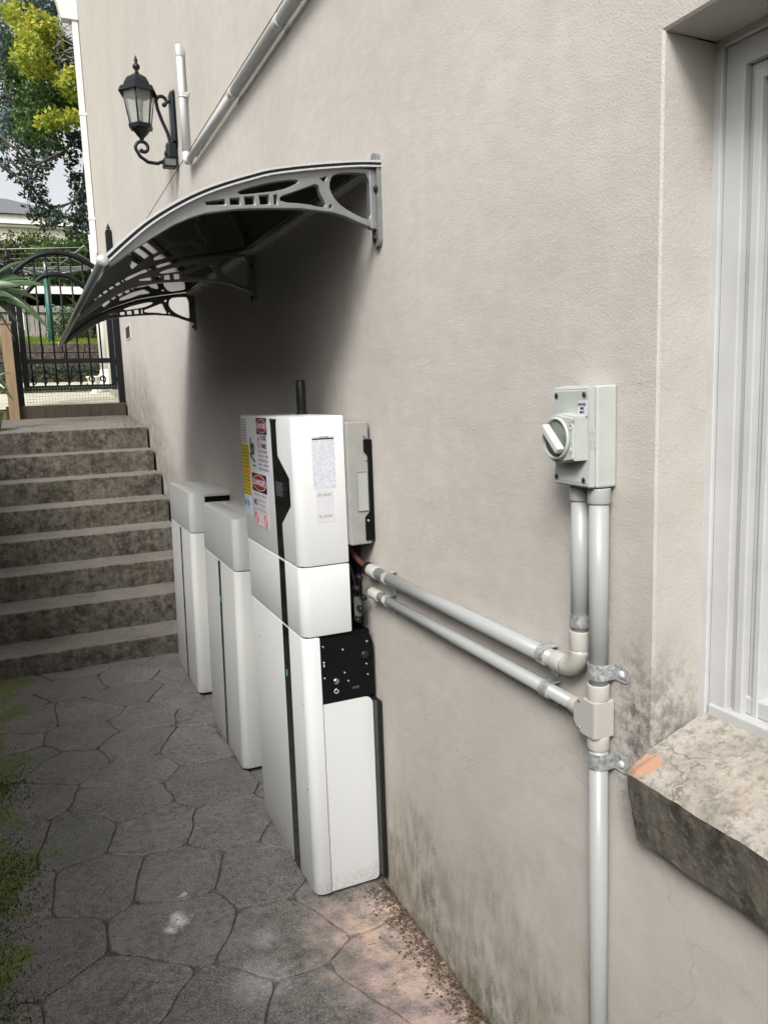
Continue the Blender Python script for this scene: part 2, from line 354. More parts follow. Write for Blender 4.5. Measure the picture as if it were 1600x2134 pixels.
def tube_bm(pts, rads, seg=12, bm=None, caps=True):
    own = bm is None
    if own: bm = bmesh.new()
    pts = [Vector(p) for p in pts]
    if not hasattr(rads, '__len__'): rads = [rads] * len(pts)
    rings = []; u = None
    for i, p in enumerate(pts):
        d = (pts[min(i + 1, len(pts) - 1)] - pts[max(i - 1, 0)]).normalized()
        if u is None: u, v = frame_at(d)
        else:
            u = (u - d * u.dot(d)).normalized(); v = d.cross(u)
        rings.append([bm.verts.new(p + (u * math.cos(a) + v * math.sin(a)) * rads[i]) for a in [2 * math.pi * k / seg for k in range(seg)]])
    for a, b in zip(rings, rings[1:]):
        for k in range(seg): bm.faces.new((a[k], a[(k + 1) % seg], b[(k + 1) % seg], b[k]))
    if caps:
        bm.faces.new(rings[0][::-1]); bm.faces.new(rings[-1])
    return bm
def smooth_path(pts, n=6):
    pts = [Vector(p) for p in pts]; out = []
    P = [pts[0] * 2 - pts[1]] + pts + [pts[-1] * 2 - pts[-2]]
    for i in range(1, len(P) - 2):
        for k in range(n):
            t_ = k / n; a, b, c, d = P[i - 1], P[i], P[i + 1], P[i + 2]
            out.append(.5 * ((2 * b) + (c - a) * t_ + (2 * a - 5 * b + 4 * c - d) * t_ ** 2 + (3 * b - a - 3 * c + d) * t_ ** 3))
    out.append(pts[-1]); return out
def tube(name, pts, r, mat, parent=None, seg=14):
    o = part(name, tube_bm(pts, r, seg), mat, parent, False)
    me = o.data
    for p in me.polygons: p.use_smooth = len(p.vertices) == 4
    return o
def lathe_bm(prof, c, axis='z', seg=24, bm=None, rot=0.0):
    """prof: (radius, height) pairs; closed at both ends by tiny radii"""
    own = bm is None
    if own: bm = bmesh.new()
    c = Vector(c); rings = []
    for r, h in prof:
        ring = []
        for k in range(seg):
            a = 2 * math.pi * k / seg + rot; q = (r * math.cos(a), r * math.sin(a))
            p = {'z': (q[0], q[1], h), 'x': (h, q[0], q[1]), 'y': (q[0], h, q[1])}[axis]
            ring.append(bm.verts.new(c + Vector(p)))
        rings.append(ring)
    for a, b in zip(rings, rings[1:]):
        for k in range(seg): bm.faces.new((a[k], a[(k + 1) % seg], b[(k + 1) % seg], b[k]))
    bm.faces.new(rings[0][::-1]); bm.faces.new(rings[-1])
    return bm
def lathe(name, prof, c, mat, parent=None, axis='z', seg=24, smooth=True, rot=0.0):
    o = part(name, lathe_bm(prof, c, axis, seg, None, rot), mat, parent)
    if smooth:
        for p in o.data.polygons: p.use_smooth = len(p.vertices) == 4
    return o
def rr(x0, x1, y0, y1, radii, n=6):
    """rounded rectangle outline, radii for (x0y0, x1y0, x1y1, x0y1)"""
    out = []
    for (cx, cy, sx, sy, a0), r in zip(((x0, y0, 1, 1, 180), (x1, y0, -1, 1, 270), (x1, y1, -1, -1, 0), (x0, y1, 1, -1, 90)), radii):
        if r <= 1e-6: out.append((cx, cy)); continue
        for k in range(n + 1):
            a = R_(a0 + 90 * k / n); out.append((cx + sx * r + r * math.cos(a), cy + sy * r + r * math.sin(a)))
    return out
def shell_bm(outline, z0, z1, bev=.003):
    """vertical prism over an xy outline with small rounded top and bottom rims"""
    bm = bmesh.new(); cx = sum(p[0] for p in outline) / len(outline); cy = sum(p[1] for p in outline) / len(outline)
    w = max(p[0] for p in outline) - min(p[0] for p in outline); l = max(p[1] for p in outline) - min(p[1] for p in outline)
    def ring(z, s): return [bm.verts.new((cx + (p[0] - cx) * (1 - 2 * s / w), cy + (p[1] - cy) * (1 - 2 * s / l), z)) for p in outline]
    R = [ring(z0, bev), ring(z0 + bev * .3, bev * .3), ring(z0 + bev, 0), ring(z1 - bev, 0), ring(z1 - bev * .3, bev * .3), ring(z1, bev)]
    n = len(outline)
    for a, b in zip(R, R[1:]):
        for k in range(n): bm.faces.new((a[k], a[(k + 1) % n], b[(k + 1) % n], b[k]))
    bm.faces.new(R[0][::-1]); bm.faces.new(R[-1]); return bm
def shell(name, outline, z0, z1, mat, parent, bev=.003):
    o = part(name, shell_bm(outline, z0, z1, bev), mat, parent)
    o.data.polygons.foreach_set('use_smooth', [True] * len(o.data.polygons)); o.data.set_sharp_from_angle(angle=R_(38)); return o
def poly(name, pts, h, mat, parent, M=None):
    """flat plate: 2D outline extruded by h along local z, then placed by matrix M"""
    bm = bmesh.new(); a = [bm.verts.new((p[0], p[1], 0)) for p in pts]; b = [bm.verts.new((p[0], p[1], h)) for p in pts]
    bm.faces.new(a[::-1]); bm.faces.new(b); n = len(pts)
    for k in range(n): bm.faces.new((a[k], a[(k + 1) % n], b[(k + 1) % n], b[k]))
    me = tomesh(bm, name); o = link(name, me, mat, parent)
    if M is not None:
        o.matrix_basis = wm(parent).inverted() @ M
    return o
def FX(y, z, x):   # sheet frame on a face that looks to -x: local x runs to the viewer's right (-y)
    return Matrix(((0, 0, -1, x), (-1, 0, 0, y), (0, 1, 0, z), (0, 0, 0, 1)))
def FY(x, z, y):   # face that looks to -y
    return Matrix(((1, 0, 0, x), (0, 0, -1, y), (0, 1, 0, z), (0, 0, 0, 1)))
def text(name, s, size, mat, parent, M, align='CENTER', h=.0004, sx=1.0):
    cu = bpy.data.curves.new(name, 'FONT'); cu.body = s; cu.size = size; cu.align_x = align; cu.align_y = 'CENTER'; cu.extrude = h; cu.resolution_u = 2; cu.offset = size * .012
    o = bpy.data.objects.new(name, cu); COL.objects.link(o)
    me = bpy.data.meshes.new_from_object(o.evaluated_get(bpy.context.evaluated_depsgraph_get()))
    bpy.data.objects.remove(o); bpy.data.curves.remove(cu)
    me.materials.clear(); q = link(name, me, mat, parent)
    q.matrix_basis = wm(parent).inverted() @ M @ Matrix.Diagonal((sx, 1, 1, 1)); return q
def holed(name, loops, thick, bev, mat, parent, M):
    """flat plate with holes from a filled 2D curve"""
    cu = bpy.data.curves.new(name, 'CURVE'); cu.dimensions = '2D'; cu.fill_mode = 'BOTH'; cu.extrude = thick / 2 - bev; cu.bevel_depth = bev; cu.bevel_resolution = 1; cu.offset = -bev
    for lp in loops:
        sp = cu.splines.new('POLY'); sp.points.add(len(lp) - 1); sp.use_cyclic_u = True
        for i, p in enumerate(lp): sp.points[i].co = (p[0], p[1], 0, 1)
    o = bpy.data.objects.new(name, cu); COL.objects.link(o)
    me = bpy.data.meshes.new_from_object(o.evaluated_get(bpy.context.evaluated_depsgraph_get()))
    bpy.data.objects.remove(o); bpy.data.curves.remove(cu); me.materials.clear()
    q = link(name, me, mat, parent); q.matrix_basis = wm(parent).inverted() @ M; return q
def chaikin(pts, n=2):
    for _ in range(n):
        o = []
        for a, b in zip(pts, pts[1:] + pts[:1]):
            o.append((a[0] * .75 + b[0] * .25, a[1] * .75 + b[1] * .25)); o.append((a[0] * .25 + b[0] * .75, a[1] * .25 + b[1] * .75))
        pts = o
    return pts
def leaves(name, blobs, mat, parent=None, size=.07, asp=.45, up_bias=.0, shell_k=.5, mats=None):
    """blobs: (centre, radii, count, material index); many small pointed leaf faces through each blob's volume"""
    V = []; T = []; MI = []
    for c, r, n, mi in blobs:
        d = rng.normal(size=(n, 3)); d /= np.linalg.norm(d, axis=1)[:, None]
        rad = rng.random(n) ** shell_k; tint = np.clip(rng.normal(.45, .25, n) + .15 * d[:, 2], 0, 1)
        p = np.array(c) + d * rad[:, None] * np.array(r)
        a = rng.normal(size=(n, 3)); a[:, 2] += up_bias; a /= np.linalg.norm(a, axis=1)[:, None]
        b = np.cross(a, rng.normal(size=(n, 3))); b /= np.linalg.norm(b, axis=1)[:, None]; nrm = np.cross(a, b)
        L = size * rng.uniform(.6, 1.35, n)[:, None]; W = L * asp
        V.append(np.stack([p, p + a * L * .5 + b * W * .5 + nrm * W * .12, p + a * L, p + a * L * .5 - b * W * .5 + nrm * W * .12], 1).reshape(-1, 3)); T.append(tint); MI.append(np.full(n, mi))
    V = np.concatenate(V); T = np.concatenate(T); MI = np.concatenate(MI); n = len(T)
    me = bpy.data.meshes.new(name); me.vertices.add(n * 4); me.vertices.foreach_set('co', V.astype(np.float32).ravel())
    me.loops.add(n * 4); me.loops.foreach_set('vertex_index', np.arange(n * 4, dtype=np.int32))
    me.polygons.add(n); me.polygons.foreach_set('loop_start', np.arange(0, n * 4, 4, dtype=np.int32)); me.polygons.foreach_set('material_index', MI.astype(np.int32))
    at = me.attributes.new('tint', 'FLOAT', 'FACE'); at.data.foreach_set('value', T.astype(np.float32))
    me.update(calc_edges=True); me.validate()
    o = link(name, me, mats or mat, parent); return fit(o, parent)

# ================================================================== THE SETTING
def zland(y):
    P = [(-90, -.30), (4.75, -.30), (6.85, 1.0), (8.3, 1.30), (8.45, 1.50), (10.6, 1.63), (12.9, 1.86), (13.02, 2.38), (14, 2.46), (17, 2.80), (19, 3.15), (40, 3.9), (300, 6), (900, 9)]
    for (a, b), (c, d) in zip(P, P[1:]):
        if a <= y <= c: return b + (d - b) * (y - a) / (c - a)
    return P[-1][1]
ys = [-90, -30, 0, 3, 4.75, 5.5, 6.2, 6.85, 8.3, 8.45, 9.5, 10.6, 12, 12.9, 13.02, 14, 15, 16, 17, 19, 25, 40, 100, 300, 900]
xs = [-500, -100, -30, -8, -3, -1.6, 0, 1, 3, 8, 30, 100, 500]
bm = bmesh.new(); g = [[bm.verts.new((x, y, zland(y))) for x in xs] for y in ys]
for j in range(len(ys) - 1):
    for i in range(len(xs) - 1): bm.faces.new((g[j][i], g[j][i + 1], g[j + 1][i + 1], g[j + 1][i]))
tag(part('ground', bm, MT['earth']), kind='structure')

# ---- patio: stamped flagstones, each its own piece on a jointing bed
patio = tag(box('patio', -1.795, -.001, -1.2, 4.775, -.12, -.009, MT['joint']), kind='structure')
seeds = [(-.64, 2.2), (-.83, 2.51), (-.62, 2.76), (-.59, 2.45), (-.39, 2.67), (-.35, 2.32), (-.36, 2.01), (-.62, 3.26), (-.89, 3.47), (-.69, 3.04), (-.82, 1.97), (-1.02, 2.25), (-.60, 1.78), (-.89, 2.82), (-1.10, 2.85), (-1.10, 2.54),
         (-.60, 3.54), (-.37, 3.42), (-.81, 3.75), (-.40, 3.03), (-1.07, 3.58), (-.76, 4.03), (-.52, 3.86), (-.81, 4.48), (-.55, 4.20), (-.30, 4.05), (-1.08, 3.20), (-1.05, 4.05), (-.14, 2.10), (-1.2, 1.93), (-.37, 1.66), (-.1, 2.5), (-.12, 1.75)]
gy = -1.0
while gy < 4.75:
    gx = -1.6 + random.uniform(0, .1)
    while gx < 0:
        q = (gx + random.uniform(-.08, .08), gy + random.uniform(-.08, .08))
        if all((q[0] - s[0]) ** 2 + (q[1] - s[1]) ** 2 > .235 ** 2 for s in seeds): seeds.append(q)
        gx += .15
    gy += .14
def clip(P, nx, ny, d):
    out = []
    for a, b in zip(P, P[1:] + P[:1]):
        da = a[0] * nx + a[1] * ny - d; db = b[0] * nx + b[1] * ny - d
        if da <= 0: out.append(a)
        if (da < 0 < db) or (db < 0 < da):
            k = da / (da - db); out.append((a[0] + (b[0] - a[0]) * k, a[1] + (b[1] - a[1]) * k))
    return out
for i, s in enumerate(seeds):
    P = [(-1.69, -1.19), (-.003, -1.19), (-.003, 4.772), (-1.69, 4.772)]
    for j, q in enumerate(seeds):
        dx, dy = q[0] - s[0], q[1] - s[1]; L = math.hypot(dx, dy)
        if j == i or L > 1.2: continue
        nx, ny = dx / L, dy / L; P = clip(P, nx, ny, (s[0] * nx + s[1] * ny) + L / 2 - .0018)
        if len(P) < 3: break
    if len(P) < 3: continue
    P = [q for a, b in zip(P, P[1:] + P[:1]) for q in ((a[0] * .91 + b[0] * .09, a[1] * .91 + b[1] * .09), (a[0] * .09 + b[0] * .91, a[1] * .09 + b[1] * .91))]
    # split long edges and wobble them so the joints wander
    Q = []
    for a, b in zip(P, P[1:] + P[:1]):
        L = math.hypot(b[0] - a[0], b[1] - a[1]); k = max(1, int(L / .03))
        for m in range(k): Q.append((a[0] + (b[0] - a[0]) * m / k, a[1] + (b[1] - a[1]) * m / k))
    cx = sum(p[0] for p in Q) / len(Q); cy = sum(p[1] for p in Q) / len(Q); W = []
    for p in Q:
        p = (p[0] + .030 * mnoise.noise(Vector((p[0] * 4.2, p[1] * 4.2, 0))) + .012 * mnoise.noise(Vector((p[0] * 11, p[1] * 11, 3))), p[1] + .030 * mnoise.noise(Vector((p[0] * 4.2, p[1] * 4.2, 9))) + .012 * mnoise.noise(Vector((p[0] * 11, p[1] * 11, 12))))
        w = .0022 * mnoise.noise(Vector((p[0] * 22, p[1] * 22, i))) + .006 * mnoise.noise(Vector((p[0] * 6, p[1] * 6, 0))) * 0
        L = math.hypot(p[0] - cx, p[1] - cy) + 1e-6; W.append((min(-.002, p[0] + (p[0] - cx) / L * w), p[1] + (p[1] - cy) / L * w))
    dz = random.uniform(-.0012, .0012); bm = bmesh.new()
    def rg(ins, z): return [bm.verts.new((p[0] - (p[0] - cx) / (math.hypot(p[0] - cx, p[1] - cy) + 1e-6) * ins, p[1] - (p[1] - cy) / (math.hypot(p[0] - cx, p[1] - cy) + 1e-6) * ins, z + dz)) for p in W]
    A, B, C_ = rg(0, -.010), rg(.0014, -.002), rg(.005, 0); ta, tc = random.uniform(-.009, .009), random.uniform(-.009, .009)
    for q in B + C_: q.co.z += ta * (q.co.x - cx) + tc * (q.co.y - cy)
    for a, b in ((A, B), (B, C_)):
        for k in range(len(W)): bm.faces.new((a[k], a[(k + 1) % len(W)], b[(k + 1) % len(W)], b[k]))
    top = bm.faces.new(C_)
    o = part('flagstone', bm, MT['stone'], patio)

# ---- steps
steps = empty('concrete_steps', (-.75, 4.775, 0), kind='structure')
NY = [4.775 + .29 * k for k in range(8)]; NZ = [.12, .308, .474, .646, .8145, .98, 1.15, 1.325]
def worn_step(y0, y1, z0, z1, k, rise=0.0):
    bm = bmesh.new(); n = 60; x0, x1 = -1.62 + .003 * k, -.022 + .002 * (k % 3)
    rows = []
    for i in range(n + 1):
        x = x0 + (x1 - x0) * i / n
        w = .006 * mnoise.noise(Vector((x * 7, k * 3.1, 0))) + .004 * mnoise.noise(Vector((x * 31, k * 5.3, 2)))
        chip = max(0, mnoise.noise(Vector((x * 12, k * 9.7, 5))) - .35) * .02
        if i == n: chip += .012
        c = .007 + chip
        sec = [(y0 + .012 + w, z0), (y0 + .004 + w, z0 + (z1 - z0) * .5), (y0 + w, z1 - c), (y0 + w + c * .35, z1 - c * .3), (y0 + w + c, z1 + .3 * w), (y1, z1 + rise + .3 * w), (y1, z0)]
        rows.append([bm.verts.new((x, a, b)) for a, b in sec])
    for a, b in zip(rows, rows[1:]):
        for j in range(6): bm.faces.new((a[j], a[j + 1], b[j + 1], b[j]))
    bm.faces.new(rows[0]); bm.faces.new(rows[-1][::-1])
    return part('step', bm, MT['step'], steps)
for k in range(8):
    zb = (NZ[k - 1] if k else -.1) - .03
    if k < 7: worn_step(NY[k], NY[k + 1] + .03, zb, NZ[k], k)
    else: worn_step(NY[k], 8.27, zb, NZ[k], k, .078)
# timber threshold under the gate
th = tag(box('timber_threshold', -1.10, -.015, 8.27, 8.42, 1.30, 1.528, MT['sleeper'], None, .006), 'dark brown timber sleeper laid across the landing under the iron gate', 'sleeper')
# garden beyond the gate
pa = bmesh.new(); g = [[pa.verts.new((x, y, zland(y) + .035)) for x in (-2.2, -1.2, -.4, .6, 1.6)] for y in (8.425, 9.2, 10.0, 10.75)]
for j in range(3):
    for i in range(4): pa.faces.new((g[j][i], g[j][i + 1], g[j + 1][i + 1], g[j + 1][i]))
tag(part('garden_path', pa, MT['path']), kind='structure')
pa = bmesh.new(); g = [[pa.verts.new((x, y, zland(y) + .03)) for x in (-3.5, -1.2, .6, 3.5)] for y in (11.7, 12.1, 12.5)]
for j in range(2):
    for i in range(3): pa.faces.new((g[j][i], g[j][i + 1], g[j + 1][i + 1], g[j + 1][i]))
tag(part('upper_path', pa, MT['path']), kind='structure')

# ================================================================== THE HOUSE
house = empty('house', (0, 3, 0), 'tall beige rendered house wall with a white framed window at right', 'house')
WY0, WY1, WZ0, WZ1 = -.35, .948, .80, 2.036
bm = bmesh.new()
def quad(bm, *p): bm.faces.new([bm.verts.new(q) for q in p])
def fr(y0, y1, z0, z1, x=0.0): quad(bm, (x, y0, z0), (x, y1, z0), (x, y1, z1), (x, y0, z1))
GZ0, GZ1 = 2.826, 2.834
fr(WY1 + .006, 10.03, -.4, GZ0); fr(-4, WY0, -.4, GZ0); fr(WY0, WY1 + .006, -.4, WZ0); fr(WY0, WY1 + .006, WZ1 + .004, GZ0); fr(-4, 10.03, GZ1, 7.5)
quad(bm, (0, -4, GZ0), (0, 10.03, GZ0), (.012, 10.03, GZ0), (.012, -4, GZ0)); quad(bm, (0, -4, GZ1), (0, 10.03, GZ1), (.012, 10.03, GZ1), (.012, -4, GZ1)); quad(bm, (.012, -4, GZ0), (.012, 10.03, GZ0), (.012, 10.03, GZ1), (.012, -4, GZ1))
# reveals with a rounded plaster arris
quad(bm, (0, WY1 + .006, WZ0), (.003, WY1 + .0015, WZ0), (.003, WY1 + .0015, WZ1), (0, WY1 + .006, WZ1 + .004))
quad(bm, (.003, WY1 + .0015, WZ0), (.13, WY1 + .012, WZ0), (.13, WY1 + .012, WZ1), (.003, WY1 + .0015, WZ1))
quad(bm, (0, WY0, WZ1 + .004), (0, WY1 + .006, WZ1 + .004), (.003, WY1 + .0015, WZ1), (.003, WY0, WZ1)); quad(bm, (.003, WY0, WZ1), (.003, WY1 + .0015, WZ1), (.13, WY1 + .012, WZ1 + .004), (.13, WY0, WZ1 + .004))
quad(bm, (0, WY0, WZ0), (.13, WY0, WZ0), (.13, WY0, WZ1), (0, WY0, WZ1)); quad(bm, (0, WY0, WZ0), (0, WY1, WZ0), (.13, WY1, WZ0), (.13, WY0, WZ0))
quad(bm, (0, 10.03, -.4), (7, 10.03, -.4), (7, 10.03, 7.5), (0, 10.03, 7.5)); quad(bm, (0, -4, -.4), (7, -4, -.4), (7, -4, 7.5), (0, -4, 7.5)); quad(bm, (7, -4, -.4), (7, 10.03, -.4), (7, 10.03, 7.5), (7, -4, 7.5)); quad(bm, (0, -4, 7.5), (0, 10.03, 7.5), (7, 10.03, 7.5), (7, -4, 7.5))
part('wall', bm, MT['render'], house)
# sill: sloping top, battered front
bm = bmesh.new(); n = 70; sec = [(.135, .980), (0.0, .934), (-.052, .914), (-.0605, .905), (-.052, .868), (-.030, .778), (.0, .770), (.135, .770)]; rows = []
for i in range(n + 1):
    y = -.40 + (.9465 + .40) * i / n; r = []
    for j, (x, z) in enumerate(sec):
        q = .0018 if j in (2, 3, 5) else .0008
        w = mnoise.noise(Vector((y * 16, j * 3.7, 1))) * q + mnoise.noise(Vector((y * 50, j * 1.7, 4))) * q * .7
        ch = -.006 if (i == n and j in (2, 3)) else 0
        r.append(bm.verts.new((x + w - ch, y, z + w + ch)))
    rows.append(r)
for a, b in zip(rows, rows[1:]):
    for j in range(len(sec)): bm.faces.new((a[j], a[(j + 1) % len(sec)], b[(j + 1) % len(sec)], b[j]))
bm.faces.new(rows[0]); bm.faces.new(rows[-1][::-1])
part('window_sill', bm, MT['sill'], house)
# window: stepped frame members, each its own piece
win = empty('window', (.13, 0, -2.0), None); win.parent = house; win.location = (.15, -2.7, 1.5)
fmem = [(.962, .944, .118), (.944, .908, .125), (.908, .896, .138), (.896, .880, .130), (.880, .868, .144), (.868, .856, .138)]
def wpart(name, x0, x1, y0, y1, z0, z1, m, bev=.002):
    o = link(name, tomesh(box_bm(x0, x1, y0, y1, z0, z1, bev, 2), name), m, win); o.data.transform(Matrix.Translation((-.15, -.3, -1.5))); return o
for i, (a, b, x) in enumerate(fmem):
    x -= .008
    wpart('frame_member', x, .20 - .002 * i, b + .0004, a - .0004, .955 + .001 * i, 2.045 - (.962 - a) - .0005, MT['frame'])
    wpart('head_member', x + .0007, .199 - .002 * i, -.34, a - .0005, 2.045 - (.962 - b), 2.045 - (.962 - a) - .0008, MT['frame'])
wpart('sub_sill', .112, .21, -.34, .9405, .962, .990, MT['frame'], .003)
wpart('bottom_rail', .132, .205, -.34, .905, .990, 1.02, MT['frame'], .003)
wpart('pane', .168, .174, -.34, .856, 1.02, 1.94, MT['wglass'], 0)
# caulk line between reveal and frame
# gutter box and downpipe on the far corner
bm = bmesh.new(); ev = [[bm.verts.new(p) for p in ((-w, 9.93, z), (-.004, 9.93, z), (-.004, 10.06, z), (-w, 10.06, z))] for w, z in ((.178, 5.745), (.192, 5.80), (.235, 6.02), (.245, 6.3))]
for a, b in zip(ev, ev[1:]):
    for k in range(4): bm.faces.new((a[k], a[(k + 1) % 4], b[(k + 1) % 4], b[k]))
bm.faces.new(ev[0][::-1]); bm.faces.new(ev[-1]); part('rain_head', bm, MT['trim'], house)
dp = bmesh.new(); box_bm(-.072, -.006, 9.95, 10.02, 3.25, 5.755, .008, 2, dp); part('downpipe', dp, MT['trim'], house)
tube('downpipe_shoe', smooth_path([(-.039, 9.985, 3.27), (-.036, 9.985, 3.12), (.0, 9.99, 3.0), (.06, 10.05, 2.9)], 4), .036, MT['trim'], house)
for z in (3.62, 4.75): box('pipe_bracket', -.078, -.0005, 9.945, 10.025, z, z + .03, MT['trim'], house, .002)
v = box('wall_vent', -.006, -.0005, 7.52, 7.86, 2.10, 2.23, MT['trim'], house, .002)
box('vent_opening', -.0085, -.0065, 7.55, 7.83, 2.115, 2.215, MT['blk'], v)

# ================================================================== BATTERIES
XF = -.2306
def cover_outline(y0, y1, x1, r=.030, xb=XF): return rr(xb, x1, y0, y1, (r, .002, .002, r))
main = empty('battery_tower', (-.115, 2.41, 0), 'tall white inverter and battery tower covered in warning stickers, nearest of three', 'battery', 'home batteries against the wall')
Y0, Y1 = 2.107, 2.72
box('core', -.218, -.020, Y0 + .012, Y1 - .012, .035, .826, MT['panel'], main)
box('rear_frame', -.0185, -.003, 2.075, Y1, .030, .612, MT['black'], main, .004)
box('rear_post', -.0175, -.004, 2.20, Y1 - .01, .612, 1.09, MT['black'], main)
shell('lower_cover', cover_outline(Y0, Y1, -.180), .012, .828, MT['white'], main, .004)
box('inner_side', -.1795, -.0195, 2.1165, 2.13, .028, .828, MT['panel'], main)
sp = [(-.178, .015)] + [(-.0195 - .014 + .014 * math.cos(a), .015 + .014 + .014 * math.sin(a)) for a in [R_(-90 + 15 * k) for k in range(7)]] + [(-.0195 - .022 + .022 * math.cos(a), .618 - .022 + .022 * math.sin(a)) for a in [R_(15 * k) for k in range(7)]] + [(-.178, .618)]
poly('side_panel', sp, .0075, MT['white'], main, FY(0, 0, 2.1165))
cp = poly('control_panel', [(-.178, .622), (-.010, .622), (-.010, .78), (-.022, .818), (-.178, .822)], .004, MT['panel'], main, FY(0, 0, 2.1165))
def stud(name, x, z, r, m, h=.004, par=main, y=2.1125): return lathe(name, [(r * .9, 0), (r, -h * .3), (r * .9, -h), (r * .3, -h * 1.15)], (x, y, z), m, par, 'y', 14)
stud('power_button', -.134, .685, .0105, MT['screw'], .005)
pw = bmesh.new(); ring = [R_(60 + 300 * k / 20 + 30) for k in range(21)]
tube('power_symbol', [(-.134 + .0065 * math.cos(a), 2.1120, .654 + .0065 * math.sin(a)) for a in ring], .0013, MT['wht'], main, 6)
tube('power_tick', [(-.134, 2.1120, .655), (-.134, 2.1120, .663)], .0012, MT['wht'], main, 6)
for x, z in ((-.169, .748), (-.169, .700), (-.105, .706), (-.095, .679), (-.031, .688), (-.034, .722), (-.036, .752), (-.030, .792), (-.108, .778), (-.170, .797)): stud('screw', x, z, .0036, MT['screw'], .0025)
stud('socket', -.040, .752, .014, MT['black'], .008)
poly('status_mark', rr(-.171, -.1675, .735, .752, (.001,) * 4, 2), .001, MT['wht'], main, FY(0, 0, 2.1124))
text('port_text', 'WiFi', .012, MT['ink'], main, FY(-.071, .654, 2.1122))
shell('middle_cover', cover_outline(Y0, Y1, -.078), .832, 1.039, MT['white'], main, .003)
shell('top_cover', cover_outline(Y0, Y1, -.078), 1.042, 1.472, MT['white'], main, .0045)
box('seam_gasket', -.219, -.082, Y0 + .0115, Y1 - .0115, .82, 1.06, MT['panel'], main)
# inverter body on the wall behind the covers
inv = box('inverter_body', -.0765, -.0095, 2.088, 2.70, 1.094, 1.452, MT['grey'], main, .004)
hr = box('handle_recess', -.050, -.020, 2.0855, 2.0875, 1.196, 1.308, MT['pvc'], inv, 0)
for nm, a in (('recess_lip', (-.052, -.050, 2.0835, 2.0878, 1.194, 1.310)), ('recess_lip', (-.020, -.018, 2.0835, 2.0878, 1.194, 1.310)), ('recess_lip', (-.050, -.020, 2.0835, 2.0878, 1.308, 1.310)), ('recess_lip', (-.050, -.020, 2.0835, 2.0878, 1.194, 1.196))): box(nm, *a, MT['grey'], inv)
bk = [(-.030, 1.106), (-.0025, 1.106), (-.0025, 1.400), (-.0275, 1.400), (-.0275, 1.366), (-.016, 1.352), (-.015, 1.190), (-.030, 1.174)]
poly('wall_bracket', bk, .003, MT['panel'], main, FY(0, 0, 2.0865))
stud('bracket_screw', -.022, 1.164, .0042, MT['screw'], .003, main, 2.0832); stud('bracket_screw', -.0215, 1.342, .003, MT['screw'], .002, main, 2.0868)
tube('bracket_tie', [(-.026, 2.083, 1.402), (-.014, 2.084, 1.399), (-.030, 2.08, 1.412)], .0012, MT['black'], main, 6)
# cables in the open bay under the inverter
for k in range(9):
    y = 2.13 + .02 * k; x = -.065 + .006 * (k % 7)
    tube('cable', smooth_path([(x, y + .05, 1.10), (x - .004, y + .01 * math.sin(k), 1.03), (x + .012, y - .005, .95 + .01 * (k % 3)), (x - .006, y + .02, .88), (x + .01, y + .04, .80)], 4), .0034 + .001 * (k % 2), MT['black'], main, 8)
for k in range(5): lathe('cable_gland', [(.007, 0), (.009, -.006), (.009, -.02), (.006, -.03)], (-.058 + .011 * (k % 3), 2.125, .865 + .032 * k), MT['black'], main, 'y', 12)
poly('cable_clip', rr(-.060, -.036, .868, .93, (.004,) * 4, 3), .002, MT['ink'], main, FY(0, 0, 2.128))
# antenna
lathe('antenna', [(.020, 0), (.020, .006), (.0142, .007), (.0152, .012), (.0152, .104), (.0130, .108), (.003, .1085)], (-.098, 2.42, 1.4715), MT['black'], main)
# black strip on the front
sx = XF - .0014
stp = [(-2.330, 1.4650), (-2.262, 1.4650), (-2.268, 1.450), (-2.266, 1.356), (-2.160, 1.296), (-2.158, 1.217), (-2.256, 1.152), (-2.250, 1.045), (-2.312, 1.045), (-2.318, 1.29), (-2.322, 1.450)]
strip = poly('front_strip', [(p[0], p[1]) for p in stp], .002, MT['gloss'], main, FX(0, 0, XF + .0004))
poly('front_strip', [(-2.312, .835), (-2.308, 1.036), (-2.252, 1.036), (-2.252, .835)], .002, MT['gloss'], main, FX(0, 0, XF + .0004))
poly('front_strip', [(-2.322, .014), (-2.312, .826), (-2.250, .826), (-2.262, .014)], .002, MT['gloss'], main, FX(0, 0, XF + .0004))
poly('display', rr(-2.292, -2.228, 1.235, 1.278, (.003,) * 4, 3), .0012, MT['lcd'], main, FX(0, 0, XF - .0017))
for dy, dz in ((.020, 1.278), (.020, 1.262), (.010, 1.256), (.028, 1.256), (.020, 1.246)): lathe('display_key', [(.0035, 0), (.004, -.001), (.003, -.002)], (XF - .0017, 2.20 - dy + .02, dz), MT['black'], main, 'x', 10)
poly('led', rr(-2.290, -2.284, .662, .684, (.0028,) * 4, 4), .001, MT['led'], main, FX(0, 0, XF - .0017))
for y, z in ((2.62, .70), (2.145, .62), (2.14, .35), (2.42, .075)): lathe('cover_screw', [(.0035, 0), (.0035, -.001), (.002, -.0018)], (XF, y, z), MT['screw'], main, 'x', 10)
